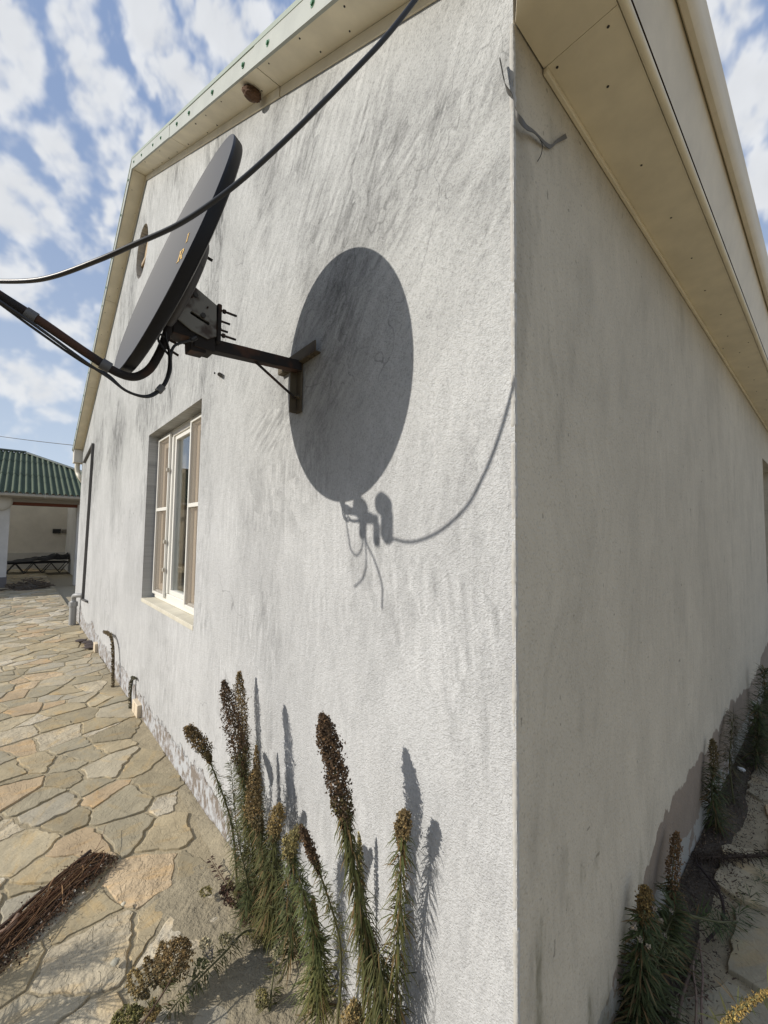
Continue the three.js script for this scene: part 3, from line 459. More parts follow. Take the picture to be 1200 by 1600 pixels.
// ================================================================ THE SATELLITE DISH
const dish = thing('satellite_dish', 'dark offset satellite dish on a rusty wall arm, its round shadow on the gable', 'satellite dish');
{
  const az = 2.6 * Math.PI / 180, el = 16.1 * Math.PI / 180, n = V(Math.sin(az) * Math.cos(el), Math.sin(el), Math.cos(az) * Math.cos(el));
  const C = V(-0.916, 2.434, 0.524), right = V(0, 1, 0).cross(n).normalize(), up = n.clone().cross(right);
  const M = new THREE.Matrix4().makeBasis(right, up, n).setPosition(C), A = 0.376, B = 0.413, NS = 128;
  const ringSurf = (prof) => { const pos = [], idx = []; prof.forEach(([r, z]) => { for (let k = 0; k <= NS; k++) { const t = k / NS * Math.PI * 2; pos.push(A * r * Math.cos(t), B * r * Math.sin(t), z); } }); for (let i = 0; i + 1 < prof.length; i++) for (let k = 0; k < NS; k++) { const a = i * (NS + 1) + k, b = a + NS + 1; idx.push(a, b, a + 1, a + 1, b, b + 1); } const g = new THREE.BufferGeometry(); g.setAttribute('position', new THREE.Float32BufferAttribute(pos, 3)); g.setIndex(idx); g.computeVertexNormals(); return g.applyMatrix4(M); };
  const bowl = (r) => -0.05 * (1 - r * r), front = []; for (let i = 0; i <= 24; i++) { const r = 0.001 + 0.974 * i / 24; front.push([r, bowl(r)]); } front.push([0.985, bowl(0.985) + 0.001], [0.994, 0.0], [1.0, 0.0]);
  const faceMat = new THREE.MeshStandardMaterial({ color: rgb(0.036, 0.035, 0.036), roughness: 0.6, map: again(tint, 3, 3), side: THREE.DoubleSide });
  mesh('reflector', ringSurf(front), faceMat, dish);
  mesh('rim', toCreasedNormals(ringSurf([[1.0005, 0.0], [1.004, -0.002], [1.005, -0.006], [0.998, -0.022], [0.992, -0.029], [0.982, -0.032], [0.965, -0.031]]), 0.5), new THREE.MeshPhysicalMaterial({ color: rgb(0.008, 0.008, 0.01), roughness: 0.45, specularIntensity: 0.45, side: THREE.DoubleSide }), dish);
  const backp = []; for (let i = 0; i <= 20; i++) { const r = 0.001 + 0.968 * i / 20; backp.push([r, -0.031 - 0.034 * (1 - r * r)]); }
  mesh('back_shell', ringSurf(backp), new THREE.MeshStandardMaterial({ color: rgb(0.10, 0.095, 0.09), roughness: 0.6, side: THREE.DoubleSide }), dish);
  // stiffening ring pressed into the back
  const sr = []; for (let k = 0; k <= 40; k++) { const t = k / 40 * Math.PI * 2; sr.push(V(0.13 * Math.cos(t), -0.06 + 0.15 * Math.sin(t), -0.066).applyMatrix4(M)); }
  mesh('stiffener', tube(sr, 0.014, 60, 8), std(0.075, 0.07, 0.07, 0.6), dish);
  // yellow lettering printed on the face, mostly hidden by the rim
  const font = await new FontLoader().loadAsync('fonts/droid/droid_serif_bold.typeface.json');
  const letters = (s, x, y, size) => { const g = new TextGeometry(s, { font, size, depth: 0.0006, curveSegments: 4 }); const p = g.attributes.position; for (let i = 0; i < p.count; i++) { const X = x + p.getX(i), Y = y + p.getY(i), r = Math.hypot(X / A, Y / B); p.setXYZ(i, X, Y, bowl(Math.min(1, r)) + 0.0009 + p.getZ(i)); } g.computeVertexNormals(); return g.applyMatrix4(M); };
  mesh('lettering', join([letters('R', -0.142, 0.088, 0.05), letters('I', -0.108, 0.158, 0.036)]), std(0.50, 0.30, 0.05, 0.6), dish);
  // rear bracket: a folded galvanised box with slots, held on the arm by long bolts
  const bk = subgroup('bracket', dish);
  const bx = (x) => [[0.476, 2.352], [0.452, 2.362], [0.376, 2.325], [0.373, 2.218], [0.40, 2.200], [0.452, 2.212], [0.520, 2.248]].map(([z, y]) => V(x, y, z));
  const plate = (x, t) => { const s = new THREE.Shape(bx(0).map((p) => new THREE.Vector2(-p.z, p.y))); const slot = new THREE.Path(); slot.absarc(-0.402, 2.252, 0.006, Math.PI / 2, -Math.PI / 2, true); slot.absarc(-0.452, 2.268, 0.006, -Math.PI / 2, Math.PI / 2, true); s.holes.push(slot); return new THREE.ExtrudeGeometry(s, { depth: t, bevelEnabled: true, bevelSize: 0.0015, bevelThickness: 0.001, bevelSegments: 1 }).rotateY(Math.PI / 2).translate(x, 0, 0); };
  mesh('cheek', boxUV(strip(plate(-0.908, 0.004))), galv, bk); mesh('cheek', boxUV(strip(plate(-0.988, 0.004))), galv, bk);
  mesh('web', boxUV(join([bar(V(-0.947, 2.354, 0.474), V(-0.947, 2.328, 0.378), 0.076, 0.005), bar(V(-0.947, 2.322, 0.375), V(-0.947, 2.22, 0.372), 0.076, 0.005)])), galv, bk);
  mesh('clamp', boxUV(join([rbox(-1.0, -0.902, 2.2, 2.335, 0.356, 0.37, 0.003), rbox(-0.985, -0.912, 2.165, 2.26, 0.371, 0.44, 0.004), rbox(-0.985, -0.912, 2.19, 2.235, 0.435, 0.505, 0.004)])), rust, bk);
  for (const [y, x, l] of [[2.318, -0.912, 0.05], [2.318, -0.985, 0.055], [2.268, -0.95, 0.035], [2.232, -0.912, 0.05], [2.232, -0.985, 0.055], [2.208, -0.95, 0.03]]) mesh('bolt', join([rod(V(x, y, 0.37), V(x, y, 0.352 - l), 0.0042, 8), new THREE.CylinderGeometry(0.0085, 0.0085, 0.008, 6).rotateX(Math.PI / 2).translate(x, y, 0.345)]), rust, bk);
  for (const [z, y, r] of [[0.444, 2.332, 0.008], [0.418, 2.272, 0.009], [0.455, 2.322, 0.004], [0.405, 2.305, 0.003]]) mesh('bolt', new THREE.CylinderGeometry(r, r, 0.008, 6).rotateZ(Math.PI / 2).translate(-0.901, y, z), r > 0.006 ? darkScrew : rust, bk);
  mesh('bolt', join([rod(V(-0.89, 2.475, 0.45), V(-0.885, 2.462, 0.40), 0.005, 8), new THREE.CylinderGeometry(0.009, 0.009, 0.009, 6).rotateX(Math.PI / 2).translate(-0.887, 2.467, 0.425)]), rust, dish);
  // feed arm: back of the bracket, down behind the lower rim and out to the front
  const fp = [V(-0.92, 2.235, 0.512), V(-0.92, 2.17, 0.523), V(-0.92, 2.10, 0.543), V(-0.92, 2.045, 0.570), V(-0.92, 2.017, 0.605), V(-0.92, 2.018, 0.645), V(-0.92, 2.05, 0.716), V(-0.92, 2.11, 0.83), V(-0.925, 2.148, 0.907), V(-0.93, 2.205, 1.02)];
  mesh('feed_arm', boxUV(strip(capped(fp, 0.0125, 90, 12))), rust, dish);
  for (const [a, b] of [[[0.857, 2.122], [0.835, 2.112]], [[0.688, 2.036], [0.665, 2.026]]]) mesh('tape_band', rod(V(-0.921, a[1], a[0]), V(-0.921, b[1] , b[0]), 0.0165, 14), tape, dish);
  for (let i = 0; i < 2; i++) mesh('stud', rod(V(-0.92, 2.165 - i * 0.03, 0.52), V(-0.905, 2.15 - i * 0.035, 0.488), 0.004, 8), rust, dish);
  // twin receiver head on the end of the arm
  mesh('receiver_head', join([new THREE.CylinderGeometry(0.03, 0.034, 0.05, 20).rotateX(1.2).translate(-0.985, 2.235, 1.02), rbox(-0.998, -0.968, 2.15, 2.235, 1.03, 1.06, 0.01), new THREE.CylinderGeometry(0.03, 0.034, 0.05, 20).rotateX(1.2).translate(-0.87, 2.24, 1.02), rbox(-0.892, -0.842, 2.15, 2.245, 1.03, 1.07, 0.014), rbox(-0.97, -0.9, 2.19, 2.215, 1.02, 1.04, 0.006), rbox(-0.925, -0.9, 2.13, 2.2, 1.03, 1.06, 0.006)]), std(0.5, 0.5, 0.5, 0.5), dish);
  // wall arm, angle irons and stay
  mesh('wall_arm', boxUV(strip(bar(V(-0.945, 2.192, 0.435), V(-0.972, 2.236, 0.012), 0.04, 0.042, 0.003))), rust, dish);
  mesh('arm_shoe', boxUV(strip(bar(V(-0.945, 2.186, 0.452), V(-0.947, 2.189, 0.40), 0.056, 0.07, 0.004))), rust, dish);
  const ironMat = new THREE.MeshStandardMaterial({ roughness: 0.85, map: colourMap(128, 128, (u, v, c) => { const k = smoothstep(fbmP(u * 6, v * 6, 6, 4, 261), 0.4, 0.6); c[0] = lerp(0.10, 0.05, k); c[1] = lerp(0.08, 0.036, k); c[2] = lerp(0.05, 0.024, k); }) });
  mesh('angle_iron', boxUV(join([bar(V(-1.13, 2.245, 0.004), V(-0.83, 2.255, 0.004), 0.045, 0.006), bar(V(-1.13, 2.268, 0.024), V(-0.83, 2.278, 0.024), 0.006, 0.04)])), ironMat, dish);
  mesh('angle_iron', boxUV(join([rbox(-1.0, -0.955, 2.045, 2.245, 0.002, 0.008, 0.002), rbox(-0.9995, -0.9935, 2.046, 2.244, 0.009, 0.038, 0.002)])), ironMat, dish);
  for (const [x, y] of [[-0.865, 2.252], [-0.9, 2.25], [-1.08, 2.247], [-0.972, 2.11]]) mesh('bolt', join([new THREE.CylinderGeometry(0.008, 0.008, 0.012, 6).rotateX(Math.PI / 2).translate(x, y, 0.014), rod(V(x, y, 0.01), V(x, y, 0.03), 0.004, 8)]), ironMat, dish);
  mesh('stay_rod', rod(V(-0.955, 2.195, 0.21), V(-0.982, 2.105, 0.02), 0.005, 8), rust, dish);
}
{ // cables on and round the dish
  const loop = thing('coax_cable', 'pair of black cables hanging in a loop under the dish arm', 'cable');
  const c1 = [[330, 0.0], [0]], L = (u, v, x) => onX(u, v, x);
  const pts = [[0, 471, -0.905], [60, 512, -0.905], [140, 570, -0.90], [170, 590, -0.90], [200, 612, -0.895], [232, 620, -0.89], [254, 606, -0.885], [266, 580, -0.885], [267, 555, -0.885], [272, 541, -0.885], [285, 535, -0.885], [300, 531, -0.885]].map(([u, v, x]) => L(u, v, x));
  pts.unshift(V(-0.925, 2.19, 1.01));
  mesh('cable_run', capped(pts, 0.0042, 120, 8), cable, loop);
  const pts2 = pts.slice(0, 9).map((p, i) => p.clone().add(V(-0.011 + 0.002 * Math.sin(i * 2), 0.004 * Math.cos(i * 1.7) + (i > 3 && i < 7 ? 0.008 : 0), 0.003)));
  for (const [u, v] of [[262, 540], [251, 522], [247, 530], [253, 541], [264, 555]]) pts2.push(L(u, v, -0.893));
  mesh('cable_run', capped(pts2, 0.0036, 120, 8), cable, loop);
  mesh('cable_run', capped([[267, 562], [264, 545], [260, 530], [259, 520]].map(([u, v]) => L(u, v, -0.882)), 0.0034, 20, 8), cable, loop);
  mesh('connector', rod(L(298, 531, -0.885), L(306, 527, -0.885), 0.0085, 10), blackPaint, loop);
  mesh('tape_band', rod(L(247, 612, -0.887), L(254, 604, -0.887), 0.0105, 10), tape, loop);
  const tails = thing('loose_cable', 'loose cable ends dangling from the receiver whose shadows fall below the dish shadow', 'cable');
  const S = (u, v, t) => onZ(u, v, 0).addScaledVector(SUN, t / 1);
  mesh('cable_end', capped([S(572, 815, 1.27), S(572, 845, 1.24), S(585, 875, 1.2), S(597, 915, 1.17), S(597, 950, 1.15)], 0.0036, 40, 8), cable, tails);
  mesh('cable_end', capped([S(568, 815, 1.28), S(571, 850, 1.25), S(572, 885, 1.22), S(566, 905, 1.2), S(554, 917, 1.18)], 0.0036, 40, 8), cable, tails);
  mesh('cable_end', capped([S(540, 808, 1.3), S(545, 840, 1.27), S(549, 860, 1.25), S(557, 868, 1.25), S(565, 858, 1.25), S(568, 825, 1.27)], 0.0036, 40, 8), cable, tails);
  const line = thing('antenna_cable', 'thick black cable sweeping up from the dish receiver across the gable to the eave', 'cable');
  const q = [V(-0.87, 2.17, 1.02), V(-0.862, 2.125, 1.01), V(-0.83, 2.105, 0.99), V(-0.802, 2.104, 0.968), V(-0.754, 2.088, 0.951), V(-0.689, 2.071, 0.919), V(-0.56, 2.053, 0.833), V(-0.444, 2.07, 0.756), V(-0.386, 2.095, 0.707), V(-0.326, 2.129, 0.65), V(-0.281, 2.168, 0.606), V(-0.237, 2.218, 0.561)];
  const ZL = (u, v) => { const d = sight(u, v), s = (0.324 - EYE.x - EYE.z) / (d.x + d.z); return EYE.clone().addScaledVector(d, s); };
  for (const [u, v] of [[450, 215], [500, 165], [550, 114], [600, 61], [650, -2], [690, -60], [740, -150]]) q.push(ZL(u, v));
  mesh('cable_run', capped(q, 0.0046, 200, 10), cable, line);
}

// ================================================================ THE OUTBUILDING ACROSS THE YARD
const limewash = new THREE.MeshStandardMaterial({ color: rgb(0.66, 0.64, 0.60), roughness: 0.9, map: again(tint, 0.7, 0.7) });
const beigeWall = new THREE.MeshStandardMaterial({ color: rgb(0.78, 0.73, 0.64), roughness: 0.9, map: again(tint, 0.5, 0.5) });
{
  const FX = -14.4, EX = -13.92, BX = -21, yE = 2.5, RX = -18, yR = 4.15, zH = 0.72, zE = -2.7, zL = 9;
  const b = thing('outbuilding', 'white outbuilding with a green corrugated hip roof and an open bay across the yard', 'outbuilding');
  mesh('front_wall', boxUV(strip(box(FX - 0.3, FX, 0.28, 2.3, 0.985, 1.6))), limewash, b);
  mesh('plinth', boxUV(strip(box(FX - 0.3, FX + 0.015, -0.05, 0.28, 0.97, 1.61))), std(0.16, 0.15, 0.15, 0.9), b);
  mesh('front_wall', boxUV(strip(box(FX - 0.3, FX, -0.05, 2.3, 7.0, zL))), limewash, b);
  mesh('pillar', boxUV(strip(box(FX - 0.32, FX, -0.05, 2.3, -0.66, -0.47))), limewash, b);
  mesh('back_wall', boxUV(strip(box(BX - 0.2, BX, 0.64, 2.75, -3, zL))), beigeWall, b);
  mesh('dado', boxUV(strip(box(BX - 0.2, BX + 0.04, -0.05, 0.638, -3, zL))), new THREE.MeshStandardMaterial({ color: rgb(0.6, 0.58, 0.54), roughness: 0.9, map: again(tint, 0.5, 0.5) }), b);
  mesh('bay_wall', boxUV(strip(box(BX, -17.2, -0.05, 2.75, -0.82, -0.72))), limewash, b);
  mesh('ceiling', boxUV(strip(box(RX, FX - 0.02, 2.62, 2.68, -2.9, zL))), std(0.3, 0.25, 0.2, 0.9), b);
  mesh('beam', boxUV(strip(rbox(FX - 0.28, FX - 0.06, 2.22, 2.32, -0.66, 1.3, 0.01))), std(0.17, 0.055, 0.03, 0.8), b);
  mesh('lintel_board', boxUV(strip(rbox(FX, FX + 0.03, 2.3, 2.42, -3, zL, 0.006))), std(0.33, 0.3, 0.26, 0.6), b);
  mesh('lintel_board', boxUV(strip(rbox(FX + 0.03, EX, 2.4, 2.44, -3, zL, 0.006))), std(0.36, 0.33, 0.28, 0.6), b);
  mesh('gutter', boxUV(strip(join([rbox(EX - 0.02, EX + 0.09, 2.42, 2.51, -3, zL, 0.03)]))), std(0.40, 0.36, 0.29, 0.5), b);
  for (const z of [-1.4, 0.28, 2.1]) mesh('gutter_joint', rbox(EX - 0.022, EX + 0.094, 2.417, 2.513, z, z + 0.04, 0.01), std(0.44, 0.4, 0.33, 0.5), b);
  // corrugated sheets: three on the seen slope, lapping
  const hip = (x) => (x > RX ? lerp(zH, zE, (x - RX) / (EX + 0.12 - RX)) : zH), yAt = (x) => lerp(yR, yE + 0.02, (x - RX) / (EX + 0.1 - RX));
  const green = new THREE.MeshStandardMaterial({ roughness: 0.75, side: THREE.DoubleSide, map: colourMap(256, 256, (u, v, c) => { const n = 0.75 + 0.5 * fbmP(u * 8, v * 8, 8, 5, 271, 0.6); c[0] = 0.043 * n; c[1] = 0.066 * n; c[2] = 0.03 * n; }) });
  for (const [t0, t1, up] of [[0, 0.4, 0], [0.385, 0.74, 0.012], [0.725, 1, 0.024]]) {
    const pos = [], idx = [], uv = [], P = 0.135, nz = Math.round((zL - zE) / P) * 8, nt = 6;
    for (let i = 0; i <= nt; i++) for (let k = 0; k <= nz; k++) { let x = lerp(EX + 0.1, RX, lerp(t0, t1, i / nt)); let z = zE + k * P / 8; const zh = hip(x), zz = Math.max(z, zh); pos.push(x, yAt(x) + up + 0.032 * Math.cos(2 * Math.PI * zz / P), zz); uv.push(zz, x); }
    for (let i = 0; i < nt; i++) for (let k = 0; k < nz; k++) { const a = i * (nz + 1) + k, q = a + nz + 1; idx.push(a, q, a + 1, a + 1, q, q + 1); }
    const g = new THREE.BufferGeometry(); g.setAttribute('position', new THREE.Float32BufferAttribute(pos, 3)); g.setAttribute('uv', new THREE.Float32BufferAttribute(uv, 2)); g.setIndex(idx); g.computeVertexNormals(); mesh('roof_sheet', g, green, b);
  }
  const tri = (l) => { const g = new THREE.BufferGeometry(); g.setAttribute('position', new THREE.Float32BufferAttribute(l.flat(), 3)); g.computeVertexNormals(); return g; };
  mesh('roof_hip', tri([[EX + 0.1, yE, zE], [RX, yR, zH], [RX * 2 - EX - 0.1, yE, zE]]), new THREE.MeshStandardMaterial({ color: rgb(0.043, 0.066, 0.03), roughness: 0.7, side: THREE.DoubleSide }), b);
  mesh('skylight_sheet', tri([[RX, yR, zH], [RX, yR, zL], [RX * 2 - EX - 0.1, yE, zE], [RX, yR, zL], [RX * 2 - EX - 0.1, yE, zL], [RX * 2 - EX - 0.1, yE, zE]]), new THREE.MeshPhysicalMaterial({ color: rgb(0.8, 0.8, 0.74), roughness: 1, transmission: 0.6, thickness: 0, side: THREE.DoubleSide }), b);
  const capm = std(0.12, 0.14, 0.12, 0.6);
  mesh('ridge_cap', boxUV(strip(bar(V(RX, yR + 0.05, zH - 0.02), V(RX, yR + 0.05, zL), 0.2, 0.06, 0.02))), capm, b);
  mesh('hip_cap', boxUV(strip(bar(V(RX, yR + 0.045, zH), V(EX + 0.12, yE + 0.04, zE), 0.16, 0.05, 0.015))), capm, b);
  for (const [z, y0, y1, w] of [[8.0, 0.9, 2.15, 1.3]]) { const g = subgroup(y0 ? 'window' : 'door', b); mesh('frame', rbox(FX, FX + 0.035, y0 + 0.02, y1, z - w / 2, z + w / 2, 0.006), whitePlastic, g); mesh(y0 ? 'pane' : 'leaf', rbox(FX + 0.036, FX + 0.042, y0 + 0.1, y1 - 0.08, z - w / 2 + 0.08, z + w / 2 - 0.08, 0.002), y0 ? std(0.05, 0.055, 0.06, 0.08) : std(0.45, 0.42, 0.36, 0.5), g); }
  const lamp = thing('wall_lamp', 'round white lamp fixed high on the outbuilding pillar', 'lamp');
  const lp = onX(2, 783, FX);
  mesh('lamp_shade', new THREE.SphereGeometry(0.24, 28, 16).scale(0.42, 1, 1).translate(FX + 0.04, lp.y, lp.z + 0.02), std(0.62, 0.6, 0.55, 0.35), lamp);
  mesh('lamp_rim', new THREE.TorusGeometry(0.235, 0.02, 10, 36).rotateY(Math.PI / 2).translate(FX + 0.03, lp.y, lp.z + 0.02), std(0.5, 0.47, 0.42, 0.4), lamp);
  const jb = thing('switch_box', 'black switch box beside a pale socket on the back wall of the open bay', 'switch box');
  const jp = onX(89, 830, BX);
  mesh('box', rbox(BX, BX + 0.09, jp.y - 0.09, jp.y + 0.09, jp.z - 0.12, jp.z + 0.14, 0.01), std(0.02, 0.02, 0.02, 0.5), jb);
  mesh('socket', rbox(BX, BX + 0.05, jp.y - 0.08, jp.y + 0.08, jp.z - 0.42, jp.z - 0.16, 0.01), std(0.25, 0.23, 0.2, 0.5), jb);
  const bed = thing('folding_bed', 'folding bed frame with zigzag metal legs standing in the open bay', 'bed');
  const bm = std(0.03, 0.028, 0.03, 0.5), bz0 = -0.66, bz1 = 1.3;
  mesh('top_rail', join([rod(V(-18.7, 0.36, bz0), V(-18.7, 0.36, bz1), 0.016, 8), rod(V(-19.5, 0.36, bz0), V(-19.5, 0.36, bz1), 0.016, 8)]), bm, bed);
  for (let i = 0; i < 8; i++) for (const x of [-18.7, -19.5]) { const z = bz0 + i * (bz1 - bz0) / 8, z2 = z + (bz1 - bz0) / 8; mesh('leg', rod(V(x, i % 2 ? 0.0 : 0.35, z), V(x, i % 2 ? 0.35 : 0.0, z2), 0.014, 8), bm, bed); }
  mesh('slat_base', boxUV(strip(box(-19.5, -18.7, 0.362, 0.385, bz0, bz1))), bm, bed);
  const cloth = thing('dark_blanket', 'crumpled black cloth heaped on the folding bed', 'blanket');
  mesh('cloth', sheet(-19.55, -18.6, bz0 - 0.02, bz1, 40, 90, (x, z) => 0.39 + (0.06 + 0.33 * smoothstep(z, 1.25, -0.55)) * (0.55 + 0.9 * (fbm(x * 3, z * 4, 4, 281) - 0.3)) * (1 - Math.pow(Math.abs((x + 19.07) / 0.5), 4) * 0.9)), std(0.02, 0.02, 0.022, 0.85, { side: THREE.DoubleSide }), cloth);
}
{ // heap of dry clippings in front of the bay
  const h = thing('clippings_heap', 'low heap of dry clippings on the paving in front of the open bay', 'debris heap');
  const c = onY(45, 917, 0), r = mulberry(301), g = [];
  for (let i = 0; i < 170; i++) { const z = c.z + (r() - 0.5) * 0.8, x = c.x + 0.3 + (r() - 0.5) * 1.1, k = Math.max(0, 1 - Math.abs(z - c.z) / 0.45), y = 0.02 + k * 0.24 * r(), a = r() * 6.28, L = 0.08 + 0.2 * r(); g.push(rod(V(x, y, z), V(x + Math.cos(a) * L, Math.max(0.015, y + (r() - 0.5) * 0.12), z + Math.sin(a) * L), 0.006 + 0.008 * r(), 5)); }
  mesh('stalks', join(g), std(0.11, 0.085, 0.06, 0.95), h, { kind: 'stuff' });
  const hg = sheet(c.x - 0.5, c.x + 1.0, c.z - 0.5, c.z + 0.5, 30, 30, (x, z) => Math.max(-0.02, 0.13 * Math.exp(-(((x - c.x - 0.3) / 0.4) ** 2 + ((z - c.z) / 0.26) ** 2)) * (0.5 + fbm(x * 9, z * 9, 3, 305)) - 0.012));
  mesh('mound', hg, std(0.13, 0.11, 0.085, 0.97), h);
}
{ // slate roofed house behind
  const h = thing('neighbouring_house', 'pale house with a dark slate grey roof showing behind the outbuilding', 'house');
  mesh('wall', boxUV(strip(box(-37, -30, -0.05, 4.5, -14, -0.1))), limewash, h);
  const s = new THREE.Shape([[-29.4, 4.42], [-33.5, 5.55], [-37.6, 4.42]].map(([x, y]) => new THREE.Vector2(x, y)));
  mesh('roof', boxUV(strip(new THREE.ExtrudeGeometry(s, { depth: 14.3, bevelEnabled: false }).translate(0, 0, -14.1))), std(0.12, 0.125, 0.14, 0.7), h);
  mesh('fascia', boxUV(strip(rbox(-29.4, -29.34, 4.3, 4.5, -14.1, 0.2, 0.01))), std(0.2, 0.2, 0.22, 0.6), h);
}
{ // overhead wire
  const w = thing('overhead_wire', 'thin overhead wire crossing the sky to the far eave of the house', 'wire');
  const a = V(-8.95, 3.13, 0.1), b = onX(-140, 656, -17), pts = []; for (let i = 0; i <= 20; i++) { const t = i / 20; pts.push(a.clone().lerp(b, t).add(V(0, -0.25 * t * (1 - t), 0))); }
  mesh('wire', tube(pts, 0.006, 40, 6), std(0.05, 0.05, 0.055, 0.6), w);
}
{ // the house across the yard, behind the camera: it keeps the low sky off the gable
  const f = thing('opposite_house', 'long plastered house across the yard, behind the viewer', 'house');
  mesh('wall', boxUV(strip(box(-12, 9, -0.05, 3.3, 10, 16))), new THREE.MeshStandardMaterial({ color: rgb(0.26, 0.23, 0.19), roughness: 0.95, map: again(tint, 0.6, 0.6) }), f);
  const sh = new THREE.Shape([[9.5, 3.25], [13, 4.7], [16.5, 3.25]].map(([x, y]) => new THREE.Vector2(-x, y)));
  mesh('roof', boxUV(strip(new THREE.ExtrudeGeometry(sh, { depth: 22, bevelEnabled: false }).rotateY(Math.PI / 2).translate(-12.5, 0, 0))), std(0.10, 0.07, 0.055, 0.8), f);
  for (const x of [-9, -5, -1, 3, 7]) for (const y of [0.9]) { const g = subgroup('window', f); mesh('frame', rbox(x - 0.6, x + 0.6, y, y + 1.3, 9.95, 9.999, 0.006), whitePlastic, g); mesh('pane', rbox(x - 0.52, x + 0.52, y + 0.08, y + 1.22, 9.94, 9.948, 0.003), std(0.05, 0.055, 0.06, 0.08), g); }
}

// ================================================================ WEEDS
const leafMat = new THREE.MeshPhysicalMaterial({ color: 0xffffff, vertexColors: true, roughness: 0.75, transmission: 0.2, thickness: 0, side: THREE.DoubleSide, specularIntensity: 0.4 });
const seedMat = new THREE.MeshStandardMaterial({ color: 0xffffff, vertexColors: true, roughness: 0.95, side: THREE.DoubleSide });
const stemMat = std(0.10, 0.095, 0.04, 0.8), stemBrown = std(0.075, 0.045, 0.025, 0.85);
class Bits { constructor() { this.p = []; this.c = []; }
  tri(a, b, c, k) { this.p.push(a.x, a.y, a.z, b.x, b.y, b.z, c.x, c.y, c.z); for (let i = 0; i < 3; i++) this.c.push(k[0], k[1], k[2]); }
  geo() { const g = new THREE.BufferGeometry(); g.setAttribute('position', new THREE.Float32BufferAttribute(this.p, 3)); g.setAttribute('color', new THREE.Float32BufferAttribute(this.c, 3)); g.computeVertexNormals(); return g; } }
const jit = (c, r, s = 0.35) => { const k = 1 - s / 2 + s * r(), w = (r() - 0.5) * 0.16; return [c[0] * k * (1 + w), c[1] * k, c[2] * k * (1 - w)]; };
function leaf(B, p, dir, L, w, droop, col, r) {   // a narrow blade that bends down along its length
  const side = V(-dir.z, 0.25 * (r() - 0.5), dir.x).normalize(), d2 = dir.clone().add(V(0, -droop, 0)).normalize(), d3 = d2.clone().add(V((r() - 0.5) * 0.3, -droop * 0.8, (r() - 0.5) * 0.3)).normalize();
  const a = p, b = a.clone().addScaledVector(dir, L * 0.3), c = b.clone().addScaledVector(d2, L * 0.35), t = c.clone().addScaledVector(d3, L * 0.35), n = (q, s) => q.clone().addScaledVector(side, s * w);
  const b1 = n(b, 0.5), b2 = n(b, -0.5), c1 = n(c, 0.42), c2 = n(c, -0.42);
  B.tri(a, b1, b2, col); B.tri(b1, c1, b2, col); B.tri(b2, c1, c2, col); B.tri(c1, t, c2, col);
}
function fluff(B, p, s, col, r) {   // one dry floret: a small torn tuft
  const d = V(r() - 0.5, r() - 0.2, r() - 0.5).normalize(), e = V(r() - 0.5, r() - 0.5, r() - 0.5).cross(d).normalize(), f = d.clone().cross(e);
  const t = p.clone().addScaledVector(d, s), a = p.clone().addScaledVector(e, s * 0.5), b = p.clone().addScaledVector(e, -s * 0.35).addScaledVector(f, s * 0.4), c = p.clone().addScaledVector(e, -s * 0.3).addScaledVector(f, -s * 0.45), k2 = [col[0] * 1.25, col[1] * 1.25, col[2] * 1.2];
  B.tri(a, b, t, k2); B.tri(b, c, t, col); B.tri(c, a, t, col);
}
const UPV = V(0, 1, 0);
